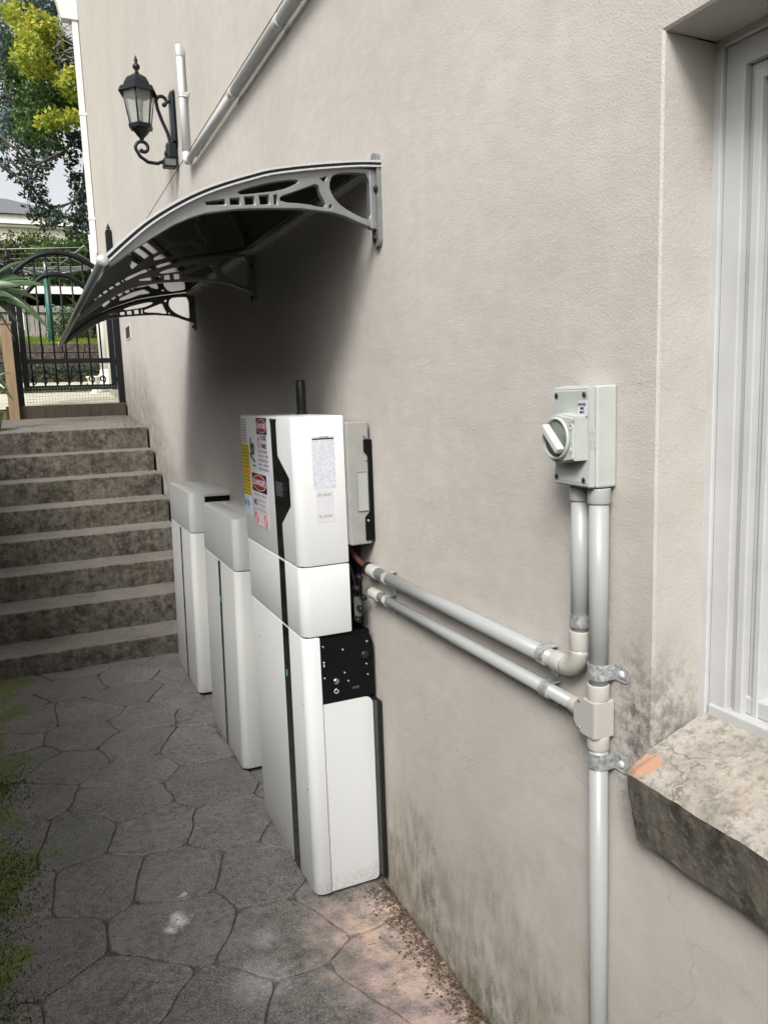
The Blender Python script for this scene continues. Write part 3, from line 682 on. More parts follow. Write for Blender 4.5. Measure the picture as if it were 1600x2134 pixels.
# stickers on the front
def sticker(name, y0, y1, z0, z1, m, par=main, x=XF, r=.002, h=.0008):   # local origin at the sticker's top left
    w, hh = y0 - y1, z1 - z0
    return poly(name, rr(0, w, -hh, 0, (r,) * 4, 2), h, m, par, FX(y0, z1, x))
def on(st, name, s, size, m, u, v, x=XF - .0010, sx=1.0):
    return text(name, s, size, m, st, FX(st['y'] - u, st['z'] - v, x), sx=sx)
def danger(y0, y1, z1, hgt, par):
    st = sticker('danger_header', y0, y1, z1 - hgt, z1, MT['blk'], par, XF - .0008, .001, .0006)
    c = ((y0 + y1) / 2, z1 - hgt / 2); a_, b_ = (y0 - y1) * .47, hgt * .44
    el = [(-c[0] + a_ * math.cos(R_(k * 12)), c[1] + b_ * math.sin(R_(k * 12))) for k in range(30)]
    poly('danger_ring', el, .0003, MT['wht'], par, FX(0, 0, XF - .0014))
    poly('danger_oval', [(-c[0] + .93 * (p[0] + c[0]), c[1] + .90 * (p[1] - c[1])) for p in el], .0003, MT['red'], par, FX(0, 0, XF - .0017))
    text('danger_text', 'DANGER', hgt * .44, MT['wht'], par, FX(c[0], c[1], XF - .0021), sx=(y0 - y1) * .78 / (hgt * .44 * 4.05))
s0 = sticker('document_sheet', 2.700, 2.622, 1.378, 1.462, MT['paper3'])
s1 = sticker('yellow_notice', 2.698, 2.602, 1.200, 1.374, MT['yel'])
poly('notice_band', rr(-2.69, -2.61, 1.272, 1.288, (.001,) * 4, 1), .0004, MT['yorange'], s1, FX(0, 0, XF - .0008))
s2 = sticker('blue_notice', 2.698, 2.618, 1.128, 1.197, MT['pblue'])
for q in (2.68, 2.645): lathe('notice_symbol', [(.012, 0), (.012, -.0004), (.011, -.0006)], (XF - .0009, q, 1.172), MT['blue'], s2, 'x', 18)
s3 = sticker('toxic_notice', 2.488, 2.368, 1.296, 1.466, MT['paper2'])
danger(2.488, 2.368, 1.466, .052, s3)
poly('notice_field', [(-2.488, 1.3625), (-2.368, 1.3625), (-2.368, 1.413), (-2.488, 1.413)], .0005, MT['wht'], s3, FX(0, 0, XF - .0008))
text('toxic_text', 'TOXIC', .020, MT['blk'], s3, FX(2.412, 1.402, XF - .0014), sx=1.15); text('fumes_text', 'FUMES', .020, MT['blk'], s3, FX(2.412, 1.377, XF - .0014), sx=1.05)
tube('symbol_ring', [(XF - .0016, 2.468 + .012 * math.cos(R_(k * 20)), 1.388 + .015 * math.sin(R_(k * 20))) for k in range(19)], .0012, MT['redink'], s3, 6)
s4 = sticker('fire_notice', 2.578, 2.402, 1.106, 1.284, MT['wht'])
danger(2.578, 2.402, 1.284, .060, s4)
f4 = poly('notice_print', [(0, 0), (.160, 0), (.160, -.014), (0, -.014)], .0005, MT['paper2'], s4, FX(2.570, 1.220, XF - .0008))
text('no_text', 'NO', .030, MT['logo'], s4, FX(2.548, 1.186, XF - .0012))
f5 = poly('notice_print', [(0, 0), (.09, 0), (.09, -.034), (0, -.034)], .0005, MT['paper2'], s4, FX(2.516, 1.203, XF - .0008))
for a, b, c, d in ((-2.575, 1.163, -2.405, 1.1645), (-2.575, 1.109, -2.405, 1.1105), (-2.575, 1.109, -2.5735, 1.163), (-2.4065, 1.109, -2.405, 1.163)): poly('border', [(a, b), (c, b), (c, d), (a, d)], .0005, MT['redink'], s4, FX(0, 0, XF - .0010))
for q in (2.545, 2.435): tube('symbol_ring', [(XF - .0016, q + .017 * math.cos(R_(k * 20)), 1.135 + .018 * math.sin(R_(k * 20))) for k in range(19)], .0014, MT['redink'], s4, 6)
for q in (2.545, 2.435): tube('symbol_bar', [(XF - .0016, q + .012, 1.147), (XF - .0016, q - .012, 1.123)], .0012, MT['redink'], s4, 6)
tube('maker_logo', smooth_path([(XF - .001, 2.572, 1.398), (XF - .001, 2.568, 1.360), (XF - .001, 2.548, 1.345), (XF - .001, 2.535, 1.366), (XF - .001, 2.548, 1.380), (XF - .001, 2.566, 1.352), (XF - .001, 2.575, 1.338), (XF - .001, 2.530, 1.322)], 4), .0030, MT['logo'], main, 6)
text('maker_text', 'ALPHA ESS', .009, MT['ink'], main, FX(2.540, 1.308, XF - .0008), sx=.9)
# rating plate on the near end
rp = poly('rating_label', rr(0, .068, -.150, 0, (.002,) * 4, 2), .0006, MT['paper'], main, FY(-.1765, 1.415, Y0))
poly('label_bar', [(.002, -.0055), (.0665, -.0055), (.0665, -.0015), (.002, -.0015)], .0003, MT['blk'], rp, FY(-.1765, 1.4115, Y0 - .0006))
text('label_brand', 'ALPHA ESS', .006, MT['ink'], rp, FY(-.140, 1.4128, Y0 - .0007))
lb = poly('serial_label', rr(0, .052, -.094, 0, (.002,) * 4, 2), .0006, MT['wht'], main, FY(-.170, 1.262, Y0))
for z in (1.252, 1.190):
    poly('barcode', [(0, 0), (.042, 0), (.042, -.008), (0, -.008)], .0003, MT['bar'], lb, FY(-.165, z, Y0 - .0006))
    poly('serial_print', [(0, 0), (.042, 0), (.042, -.006), (0, -.006)], .0003, MT['paper'], lb, FY(-.165, z - .011, Y0 - .0006))
box('foot', -.050, -.03, 2.14, 2.20, .0, .034, MT['black'], main); box('foot', -.20, -.17, 2.16, 2.20, .0, .034, MT['black'], main); box('foot', -.20, -.17, 2.62, 2.68, .0, .034, MT['black'], main); box('foot', -.050, -.03, 2.62, 2.68, 0, .034, MT['black'], main)

def small_battery(y0, y1, ztop, zseam, label, led):
    e = empty('battery_cabinet', (-.115, (y0 + y1) / 2, 0), label, 'battery', 'home batteries against the wall')
    M = MT['offwhite']
    box('core', -.216, -.012, y0 + .014, y1 - .012, .03, ztop - .018, MT['panel'], e)
    shell('lower_cover', cover_outline(y0, y1, -.150), .018, zseam - .002, M, e, .004)
    box('side_cover', -.1485, -.030, y0 + .0035, y1 - .0035, .012, zseam - .045, M, e, .004)
    shell('top_cover', cover_outline(y0 - .002, y1 + .002, -.150), zseam + .001, ztop, M, e, .004)
    shell('lid', rr(-.152, -.008, y0 - .001, y1 + .001, (.001, .004, .004, .001)), ztop - .022, ztop - .0005, M, e, .003)
    yc = (y0 + y1) / 2 - .03
    poly('front_strip', [(-yc - .020, .018), (-yc - .020, zseam - .004), (-yc + .014, zseam - .004), (-yc + .014, .018)], .002, MT['gloss'], e, FX(0, 0, XF + .0004))
    poly('led', rr(-yc - .005, -yc + .001, .664, .690, (.003,) * 4, 3), .001, MT['led'] if led else MT['lcd'], e, FX(0, 0, XF - .0017))
    for a in (y0 + .05, y1 - .1):
        for x in (-.19, -.05): box('foot', x, x + .03, a, a + .05, 0, .03, MT['black'], e)
    e.rotation_euler = (0, R_(1.1), 0); return e
small_battery(3.015, 3.625, 1.058, .848, 'off-white battery cabinet standing between the stickered tower and the far cabinet', True)
small_battery(3.955, 4.575, 1.066, .862, 'off-white battery cabinet nearest the concrete steps, at the far end of the row', False)

# ================================================================== ISOLATOR
iso = empty('isolator_switch', (0, 1.09, 1.358), 'pale grey rotary isolator switch box fixed to the rendered wall', 'switch')
bm = box_bm(-.042, -.0005, 1.042, 1.141, 1.360, 1.531, .004, 3); part('base', bm, MT['iso'], iso)
# cover: sloping upper and lower faces
prof = [(-.0425, 1.3605), (-.0425, 1.5305), (-.056, 1.5295), (-.058, 1.524), (-.056, 1.486), (-.054, 1.404), (-.058, 1.368), (-.056, 1.3615)]
bm = bmesh.new(); a = [bm.verts.new((x, 1.0445, z)) for x, z in prof]; b = [bm.verts.new((x, 1.1385, z)) for x, z in prof]; bm.faces.new(a); bm.faces.new(b[::-1])
for k in range(len(prof)): bm.faces.new((a[k], a[(k + 1) % len(prof)], b[(k + 1) % len(prof)], b[k]))
bmesh.ops.bevel(bm, geom=[e for e in bm.edges], offset=.002, segments=2, affect='EDGES'); part('cover', bm, MT['iso'], iso)
KY, KZ, KX = 1.096, 1.444, -.082
out = [( -1.052, KZ - .036), (-1.052, KZ + .036)] + [(-KY + .042 * math.cos(a), KZ + .042 * math.sin(a)) for a in [R_(72 + 9 * k) for k in range(25)]]
rb = poly('switch_housing', out, .028, MT['iso'], iso, FX(0, 0, -.054))
bmx = bmesh.new(); bmx.from_mesh(rb.data); bmesh.ops.bevel(bmx, geom=[e for e in bmx.edges if all(v.co.z > .026 for v in e.verts)], offset=.003, segments=3, affect='EDGES'); bmx.to_mesh(rb.data); bmx.free()
lathe('dial_ring', [(.036, -.0005), (.0365, -.004), (.034, -.006), (.0325, -.006), (.0315, -.002), (.003, -.0018)], (KX, KY, KZ), MT['iso'], iso, 'x', 40)
lathe('dial_recess', [(.0305, -.0021), (.0305, -.0027), (.004, -.003)], (KX, KY, KZ), MT['isod'], iso, 'x', 40)
hb_ = box_bm(-.0995, -.0845, -.0062, .0062, -.030, .030, .0025, 2)
ho = part('handle', hb_, MT['isok'], None); ho.data.transform(Matrix.Translation((0, 1.096 - 1.09, KZ - 1.358)) @ Matrix.Rotation(R_(-47), 4, 'X')); ho.parent = iso
for y, z in ((1.130, 1.515), (1.055, 1.516), (1.130, 1.375), (1.056, 1.374)):
    lathe('screw_recess', [(.0048, 0), (.0052, -.0008), (.0042, -.0012), (.003, -.0004)], (-.0578, y, z), MT['isod'], iso, 'x', 16); lathe('screw_hole', [(.0033, 0), (.0034, -.0008), (.001, -.0010)], (-.0586, y, z), MT['blk'], iso, 'x', 12)
tl = poly('name_tag', rr(0, .022, -.026, 0, (.001,) * 4, 1), .0018, MT['wht'], iso, FX(1.071, 1.506, -.0566))
for s_, z in (('ISOLATOR', 1.500), ('GRID', 1.4935), ('INPUT', 1.487)): text('tag_text', s_, .0056, MT['blk'], tl, FX(1.060, z, -.0588), h=.0002, sx=.72)
text('off_text', 'OFF', .0085, MT['isok'], iso, FX(1.0575, 1.474, -.0822)); text('on_text', 'ON', .0085, MT['isok'], iso, FX(1.0575, 1.413, -.0822))
tube('off_mark', [(-.0826, 1.058 + .0038 * math.cos(R_(k * 30)), 1.464 + .0048 * math.sin(R_(k * 30))) for k in range(13)], .0009, MT['isok'], iso, 6)
tube('on_mark', [(-.0826, 1.058, 1.421), (-.0826, 1.058, 1.430)], .0009, MT['isok'], iso, 6)
MT['isoprint'] = m_print('isolator_side_print', (.45, .475, .45), (.12, .13, .12), 330, 260, dens=.42)
poly('side_print', [(0, 0), (.013, 0), (.013, -.032), (0, -.032)], .0003, MT['isoprint'], iso, FY(-.0558, 1.458, 1.0446))

# ================================================================== CONDUITS
def saddle(c, axis, r, w, parent, ear='down'):
    """galvanised saddle clip round a pipe with a screwed ear on the wall"""
    c = Vector(c); n = 14
    bm = bmesh.new(); rows = []
    for k in range(-1, n + 2):
        a = R_(90 + 180 * min(max(k, 0), n) / n)
        for_s = []; ex = (-c.x - .004) if k in (-1, n + 1) else 0.0
        for s in (-w / 2, w / 2):
            for rad in (r + .0004, r + .0024):
                d = Vector((math.cos(a) * rad + ex, math.sin(a) * rad))
                p = Vector((d.x, d.y, s)) if axis == 'z' else Vector((d.x, s, d.y))
                for_s.append(bm.verts.new(c + p))
        rows.append(for_s)
    for a, b in zip(rows, rows[1:]):
        for i, j in ((0, 1), (1, 3), (3, 2), (2, 0)): bm.faces.new((a[i], a[j], b[j], b[i]))
    o = part('saddle_clip', bm, MT['galv'], parent)
    x = -.0035
    if axis == 'z':
        e = poly('clip_ear', rr(c.y - r - .034, c.y - r - .001, c.z - w / 2, c.z + w / 2, (.007, .001, .001, .007), 4), .0025, MT['galv'], parent, Matrix(((0, 0, -1, -.001), (1, 0, 0, 0), (0, 1, 0, 0), (0, 0, 0, 1))))
        sc = (-.0036, c.y - r - .020, c.z)
    else:
        e = poly('clip_ear', rr(c.y - w / 2, c.y + w / 2, c.z - r - .030, c.z - r + .004, (.007, .007, .001, .001), 4), .0025, MT['galv'], parent, Matrix(((0, 0, -1, -.001), (1, 0, 0, 0), (0, 1, 0, 0), (0, 0, 0, 1))))
        sc = (-.0036, c.y, c.z - r - .017)
    lathe('clip_screw', [(.0070, 0), (.0070, -.0015), (.0045, -.0035), (.0015, -.004)], sc, MT['wht'], parent, 'x', 14)
def sleeve(a, b, r, m, parent, name='coupling'):
    a, b = Vector(a), Vector(b); d = (b - a).normalized()
    return tube(name, [a, a + d * .0008, a + d * .002, b - d * .002, b - d * .0008, b], [r * .95, r * .985, r, r, r * .985, r * .95], m, parent, 20)
XC = -.024; r1 = .0168; r2 = .0138
ca = empty('conduit_run', (XC, 1.107, 1.02), 'upper grey conduit running along the wall, then turning up into the isolator', 'conduit', 'grey electrical conduits on the wall')
tube('pipe', [(XC, 1.150, 1.017), (XC, 2.03, 1.019)], r1, MT['pvc'], ca, 20)
tube('pipe', [(XC, 1.107, 1.062), (XC, 1.107, 1.357)], r1, MT['pvc'], ca, 20)
el = [(XC, 1.107 + .045 - .045 * math.cos(R_(a)), 1.017 + .045 - .045 * math.sin(R_(a))) for a in range(0, 91, 10)]
tube('elbow', el, r1 * 1.12, MT['pvcw'], ca, 20)
sleeve((XC, 1.107, 1.060), (XC, 1.107, 1.096), r1 * 1.17, MT['pvcw'], ca); sleeve((XC, 1.150, 1.017), (XC, 1.182, 1.017), r1 * 1.17, MT['pvcw'], ca)
sleeve((XC, 1.107, 1.332), (XC, 1.107, 1.3585), r1 * 1.16, MT['pvc'], ca); sleeve((XC, 2.02, 1.019), (XC, 2.075, 1.019), r1 * 1.15, MT['pvcw'], ca)
saddle((XC, 1.212, 1.017), 'y', r1, .024, ca); saddle((XC, 1.95, 1.018), 'y', r1, .022, ca); saddle((XC, 1.107, 1.115), 'z', r1, .022, ca)
tube('gland', [(XC, 2.072, 1.019), (XC, 2.095, 1.019)], r1 * 1.2, MT['black'], ca, 16)
tube('cable', smooth_path([(XC, 2.09, 1.02), (-.034, 2.13, 1.035), (-.044, 2.17, 1.06), (-.05, 2.2, 1.09)], 4), .009, MT['rust'], ca, 10)
cb = empty('conduit_run', (XC, 1.057, .02), 'lower grey conduit joining a tee box on the vertical pipe below the isolator', 'conduit', 'grey electrical conduits on the wall')
tube('pipe', [(XC, 1.095, .950), (XC, 2.05, .952)], r2, MT['pvc'], cb, 20)
tube('pipe', [(XC, 1.058, 1.358), (XC, 1.057, .985)], r1, MT['pvc'], cb, 20); tube('pipe', [(XC, 1.055, .93), (XC, 1.050, .0)], r1, MT['pvc'], cb, 20)
sleeve((XC, 1.058, 1.332), (XC, 1.058, 1.3585), r1 * 1.16, MT['pvc'], cb); sleeve((XC, 1.057, .984), (XC, 1.057, 1.012), r1 * 1.18, MT['pvcw'], cb); sleeve((XC, 1.056, .892), (XC, 1.056, .918), r1 * 1.18, MT['pvcw'], cb)
tb = [( -1.083, .916), (-1.083, .984), (-1.033, .984), (-1.033, .916)]
bm = box_bm(-.044, -.004, 1.038, 1.074, .917, .984, .002, 2); part('tee_box', bm, MT['pvcw'], cb)
poly('tee_lid', [(-1.096, .936), (-1.084, .923), (-1.074, .918), (-1.041, .918), (-1.041, .983), (-1.074, .983), (-1.084, .979), (-1.096, .966)], .003, MT['pvcw'], cb, FX(0, 0, -.0442))
poly('tee_hub', [(-1.094, .937), (-1.075, .923), (-1.075, .979), (-1.094, .965)], .038, MT['pvcw'], cb, FX(0, 0, -.0055))
for z in (.976, .926): lathe('lid_screw', [(.003, 0), (.003, -.001), (.0015, -.002)], (-.0472, 1.080, z), MT['screw'], cb, 'x', 10)
sleeve((XC, 1.090, .950), (XC, 1.125, .950), r2 * 1.18, MT['pvcw'], cb); sleeve((XC, 2.01, .952), (XC, 2.07, .952), r2 * 1.2, MT['pvcw'], cb)
saddle((XC, 1.205, .950), 'y', r2, .024, cb); saddle((XC, 1.96, .952), 'y', r2, .022, cb)
saddle((XC, 1.057, 1.036), 'z', r1, .028, cb); saddle((XC, 1.055, .872), 'z', r1, .028, cb)
# white duct high on the wall
du = empty('wall_duct', (-.03, 4.33, 2.75), 'white duct pipe running along the high wall and up beside the lantern', 'pipe')
tube('pipe', [(-.03, 4.335, 2.80), (-.03, 4.332, 3.27)], (.0165), MT['pvcd'], du, 18); sleeve((-.03, 4.332, 3.265), (-.03, 4.332, 3.318), .019, MT['pvcd'], du, 'end_cap')
tube('elbow', smooth_path([(-.03, 4.335, 2.80), (-.03, 4.325, 2.765), (-.03, 4.29, 2.748), (-.03, 4.24, 2.745)], 4), .0185, MT['pvcd'], du, 18)
tube('pipe', [(-.03, 4.26, 2.745), (-.03, 3.30, 2.742)], .0165, MT['pvcd'], du, 18); tube('pipe', [(-.030, 3.30, 2.742), (-.030, -1.0, 2.738)], .0195, MT['pvcd'], du, 18)
box('duct_backing', -.010, -.0006, -1.0, 4.22, 2.758, 2.790, MT['pvcd'], du, .001)
saddle((-.03, 4.332, 3.08), 'z', .0165, .022, du)
for y in (3.30, 2.66): sleeve((-.031, y - .02, 2.742), (-.031, y + .02, 2.742), .0225, MT['pvcd'], du, 'coupling')

# ================================================================== AWNING
aw = empty('door_awning', (0, 3.25, 1.92), 'curved smoked awning on alloy brackets above the batteries', 'awning')
ptop = [(0, 2.128), (.06, 2.124), (.131, 2.115), (.21, 2.103), (.299, 2.086), (.352, 2.070), (.406, 2.052), (.46, 2.031), (.51, 2.007), (.562, 1.977), (.612, 1.943), (.66, 1.903), (.705, 1.862)]
def strip_bm(prof, t0, t1, y0, y1, bm=None):
    """sheet following the awning's curve, from t0 to t1 below the top profile"""
    if bm is None: bm = bmesh.new()
    V = [Vector((-u, z)) for u, z in prof]; N = []
    for i in range(len(V)):
        d = (V[min(i + 1, len(V) - 1)] - V[max(i - 1, 0)]).normalized(); N.append(Vector((-d.y, d.x)) * (1 if -d.x < 0 else -1) if False else Vector((d.y, -d.x)))
    for i in range(len(N)):
        if N[i].y < 0: N[i] = -N[i]
    rows = []
    for v_, n_ in zip(V, N):
        a = v_ - n_ * t0; b = v_ - n_ * t1
        rows.append([bm.verts.new((a.x, y0, a.y)), bm.verts.new((a.x, y1, a.y)), bm.verts.new((b.x, y1, b.y)), bm.verts.new((b.x, y0, b.y))])
    for a, b in zip(rows, rows[1:]):
        for k in range(4): bm.faces.new((a[k], a[(k + 1) % 4], b[(k + 1) % 4], b[k]))
    bm.faces.new(rows[0]); bm.faces.new(rows[-1][::-1]); return bm
fine = [tuple(p) for p in [(v.x, v.y) for v in smooth_path([Vector((a, b, 0)) for a, b in ptop], 3)]]
o = part('canopy_sheet', strip_bm(fine, .006, .0095, 1.972, 4.60), MT['poly'], aw); o.data.polygons.foreach_set('use_smooth', [True] * len(o.data.polygons)); o.data.set_sharp_from_angle(angle=R_(40))
for y0 in (1.955, 4.596):
    part('edge_trim', strip_bm(fine, .0, .0055, y0, y0 + .022), MT['alub'], aw); part('edge_gasket', strip_bm(fine, .0056, .0125, y0 + .003, y0 + .0165), MT['black'], aw); part('edge_trim', strip_bm(fine, .0126, .0165, y0, y0 + .022), MT['alub'], aw)
part('edge_trim', strip_bm(fine, .0, .005, 3.235, 3.262), MT['alub'], aw)
tube('front_rail', [(-.708, 1.950, 1.852), (-.708, 4.622, 1.852)], .0105, MT['alu'], aw, 14)
for y in (1.948, 4.620): lathe('rail_cap', [(.003, 0), (.0135, .0005), (.0135, .004), (.003, .0045)], (-.708, y, 1.852), MT['alub'], aw, 'y', 16)
box('wall_rail', -.034, -.001, 2.0, 4.58, 2.105, 2.128, MT['alub'], aw, .002)
outl = [(.004, 2.108), (.074, 2.106), (.131, 2.099), (.21, 2.087), (.299, 2.070), (.352, 2.054), (.406, 2.036), (.46, 2.015), (.51, 1.991), (.562, 1.961), (.612, 1.927), (.66, 1.887), (.700, 1.848), (.690, 1.842), (.645, 1.874), (.59, 1.911), (.539, 1.942), (.50, 1.960), (.462, 1.973), (.384, 1.987), (.304, 1.994), (.222, 1.998), (.137, 1.994), (.10, 1.986), (.068, 1.974), (.018, 1.958), (.004, 1.955)]
holes = [[(.379, 2.028), (.355, 2.038), (.32, 2.048), (.279, 2.058), (.24, 2.064), (.226, 2.062), (.236, 2.054), (.275, 2.038), (.34, 2.028), (.368, 2.024)],
         [(.270, 2.024), (.242, 2.033), (.202, 2.048), (.174, 2.058), (.170, 2.038), (.158, 2.018), (.156, 2.010), (.168, 2.006), (.204, 2.012), (.270, 2.012)],
         [(.128, 2.083), (.08, 2.090), (.030, 2.090), (.028, 1.984), (.067, 1.995), (.108, 2.013), (.130, 2.033), (.140, 2.056)],
         [(.166, 2.074), (.148, 2.082), (.150, 2.072), (.157, 2.066)],
         [(.462, 1.999), (.414, 2.009), (.412, 1.995), (.458, 1.992)], [(.401, 2.011), (.377, 2.014), (.376, 1.997), (.401, 1.996)], [(.365, 2.017), (.341, 2.020), (.339, 2.000), (.364, 1.998)], [(.328, 2.023), (.303, 2.026), (.302, 2.003), (.326, 2.001)],
         [(.290, 2.026), (.282, 2.028), (.282, 2.004), (.290, 2.003)],
         [(.146, 2.008), (.139, 2.014), (.136, 2.010), (.141, 1.999)]]
def grow(h, k=1.13):
    cx = sum(p[0] for p in h) / len(h); cy = sum(p[1] for p in h) / len(h); return [(cx + (p[0] - cx) * min(k, 1.06), cy + (p[1] - cy) * k) for p in h]
for yb in (1.98, 3.25, 4.545):
    br = holed('bracket', [outl] + [chaikin(grow(h), 1) if len(h) > 4 else h for h in holes], .022, .0014, MT['alu'], aw, Matrix(((-1, 0, 0, 0), (0, 0, 1, yb), (0, 1, 0, 0), (0, 0, 0, 1))))
    pl = rr(yb - .0205, yb + .0205, 1.915, 2.150, (.018,) * 4, 6)
    wp = poly('wall_plate', pl, .012, MT['alu'], aw, Matrix(((0, 0, -1, -.0008), (1, 0, 0, 0), (0, 1, 0, 0), (0, 0, 0, 1))))
    box('bracket_web', -.030, -.0125, yb - .012, yb + .012, 1.958, 2.106, MT['alu'], aw, .003)
    for z in (1.936, 2.058): lathe('bolt', [(.008, 0), (.009, -.004), (.006, -.007), (.002, -.008)], (-.0125, yb - (.0 if z < 2 else .017), z), MT['black'], aw, 'x', 12)

# ================================================================== LANTERN
LX, LY = -.190, 4.72
lan = empty('wall_lantern', (-.01, LY, 2.85), 'black cast metal carriage lantern on a scrolled arm with motion sensor', 'lamp')
box('backplate', -.026, -.0008, LY - .040, LY + .040, 2.955, 3.225, MT['lampiron'], lan, .010, 3)
poly('backplate_flange', rr(LY - .047, LY + .047, 2.93, 3.235, (.03,) * 4, 5), .006, MT['lampiron'], lan, Matrix(((0, 0, -1, -.0008), (1, 0, 0, 0), (0, 1, 0, 0), (0, 0, 0, 1))))
sc = []
for k in range(15):     # upper curl
    a = R_(-60 + 250 * k / 14); r = .018 + .016 * k / 14; sc.append((-.064 + r * math.cos(a), LY, 3.172 + r * math.sin(a)))
sc += [(-.092, LY, 3.13), (-.072, LY, 3.07), (-.047, LY, 3.01), (-.034, LY, 2.955), (-.040, LY, 2.905), (-.070, LY, 2.862), (-.115, LY, 2.842), (-.165, LY, 2.846), (-.205, LY, 2.872), (-.226, LY, 2.910)]
for k in range(14):     # lower curl
    a = R_(175 - 290 * k / 13); r = .040 - .022 * k / 13; sc.append((-.187 + r * math.cos(a), LY, 2.918 + r * math.sin(a)))
tube('scroll_arm', sc, .0095, MT['lampiron'], lan, 10)
for c in ((-.055, 3.156), (-.196, 2.903)): lathe('scroll_end', [(.003, -.011), (.011, -.006), (.0125, 0), (.011, .006), (.003, .011)], (c[0], LY, c[1]), MT['lampiron'], lan, 'y', 12)
tube('arm_boss', [(-.036, LY, 2.965), (-.006, LY, 2.965)], .009, MT['lampiron'], lan, 10); tube('arm_boss', [(-.042, LY, 3.175), (-.02, LY, 3.175)], .008, MT['lampiron'], lan, 10)
hx = R_(12)
lathe('cup', [(.006, 2.955), (.012, 2.962), (.016, 2.972), (.034, 2.990), (.050, 3.012), (.066, 3.016), (.069, 3.034), (.060, 3.040), (.004, 3.041)], (LX, LY, 0), MT['lampiron'], lan, 'z', 6, False, hx)
lathe('lantern_roof', [(.004, 3.218), (.094, 3.214), (.107, 3.196), (.111, 3.198), (.098, 3.226), (.080, 3.232), (.074, 3.250), (.058, 3.276), (.032, 3.292), (.020, 3.300), (.006, 3.302)], (LX, LY, 0), MT['lampiron'], lan, 'z', 6, False, hx)
lathe('finial', [(.010, 3.300), (.012, 3.308), (.008, 3.318), (.019, 3.330), (.020, 3.342), (.010, 3.354), (.006, 3.358), (.0105, 3.366), (.009, 3.376), (.001, 3.396)], (LX, LY, 0), MT['lampiron'], lan, 'z', 14)
for k in range(6):
    a = hx + k * math.pi / 3; b = a + math.pi / 3
    p0 = Vector((LX + .058 * math.cos(a), LY + .058 * math.sin(a), 3.036)); p1 = Vector((LX + .090 * math.cos(a), LY + .090 * math.sin(a), 3.216))
    q0 = Vector((LX + .058 * math.cos(b), LY + .058 * math.sin(b), 3.036)); q1 = Vector((LX + .090 * math.cos(b), LY + .090 * math.sin(b), 3.216))
    tube('corner_bar', [p0, p1], .0048, MT['lampiron'], lan, 6)
    bm = bmesh.new(); c = Vector((LX, LY, 3.12)); f0 = [p0.lerp(q0, .04), p0.lerp(q0, .96), p1.lerp(q1, .96), p1.lerp(q1, .04)]
    nn = (f0[1] - f0[0]).cross(f0[3] - f0[0]).normalized() * .0025
    A = [bm.verts.new(p + nn) for p in f0]; B = [bm.verts.new(p - nn) for p in f0]; bm.faces.new(A); bm.faces.new(B[::-1])
    for i in range(4): bm.faces.new((A[i], A[(i + 1) % 4], B[(i + 1) % 4], B[i]))
    part('glass_pane', bm, MT['glass'], lan)
lathe('lamp_holder', [(.016, 3.04), (.016, 3.095), (.012, 3.10), (.003, 3.101)], (LX, LY, 0), MT['pvcw'], lan, 'z', 14)
lathe('bulb', [(.010, 3.10), (.012, 3.11), (.022, 3.135), (.024, 3.15), (.016, 3.168), (.003, 3.174)], (LX, LY, 0), MT['pvcd'], lan, 'z', 16)
sen = box('motion_sensor', -.062, -.004, LY - .032, LY + .030, 2.868, 2.955, MT['lampiron'], lan, .012, 3)
lathe('sensor_joint', [(.004, -.02), (.020, -.016), (.022, 0), (.020, .016), (.004, .02)], (-.052, LY, 2.900), MT['black'], lan, 'y', 16)
box('sensor_head', -.085, -.012, LY - .040, LY + .030, 2.822, 2.872, MT['lampiron'], lan, .008, 3); box('sensor_lens', -.078, -.020, LY - .0425, LY - .0395, 2.828, 2.862, MT['ink'], lan, .001)

# ================================================================== GATE
GY = 8.40
gate = empty('iron_gate', (-.49, GY, 1.67), 'black arched wrought iron gate with scrolls at the top of the steps', 'gate')
arch = smooth_path([(-.93, GY, 2.735), (-.906, GY, 2.788), (-.794, GY, 2.879), (-.684, GY, 2.94), (-.554, GY, 2.970), (-.427, GY, 2.960), (-.3, GY, 2.915), (-.175, GY, 2.832), (-.085, GY, 2.735)], 5)
inn = smooth_path([(-.90, GY, 2.52), (-.83, GY, 2.585), (-.751, GY, 2.673), (-.682, GY, 2.737), (-.594, GY, 2.766), (-.488, GY, 2.764), (-.383, GY, 2.722), (-.281, GY, 2.638), (-.19, GY, 2.56), (-.10, GY, 2.52)], 5)
tube('top_arch', arch, .026, MT['iron'], gate, 8); tube('inner_arch', inn, .024, MT['iron'], gate, 8)
def zon(path, x):
    for a, b in zip(path, path[1:]):
        if min(a[0], b[0]) <= x <= max(a[0], b[0]): return a[2] + (b[2] - a[2]) * (x - a[0]) / (b[0] - a[0] + 1e-9)
    return path[0][2]
box('stile', -.925, -.873, GY - .025, GY + .025, 1.66, 2.76, MT['iron'], gate, .003); box('stile', -.120, -.068, GY - .025, GY + .025, 1.66, 2.76, MT['iron'], gate, .003)
box('middle_rail', -.874, -.119, GY - .024, GY + .024, 1.925, 1.972, MT['iron'], gate, .003); box('bottom_rail', -.874, -.119, GY - .024, GY + .024, 1.668, 1.716, MT['iron'], gate, .003)
for k in range(7):
    x = -.841 + .108 * k
    tube('bar', [(x, GY, 1.70), (x, GY, zon(arch, x))], .0085, MT['iron'], gate, 8)
for k in range(8):
    x = -.818 - .054 + .108 * k; pts = []
    if x < -.86: x = -.858
    for j in range(26):
        a = R_(-90 + 560 * j / 25); r = .040 - .033 * j / 25; pts.append((x + .022 + r * math.cos(a) * .8, GY, 1.768 + r * math.sin(a)))
    tube('scroll', pts, .0075, MT['iron'], gate, 6)
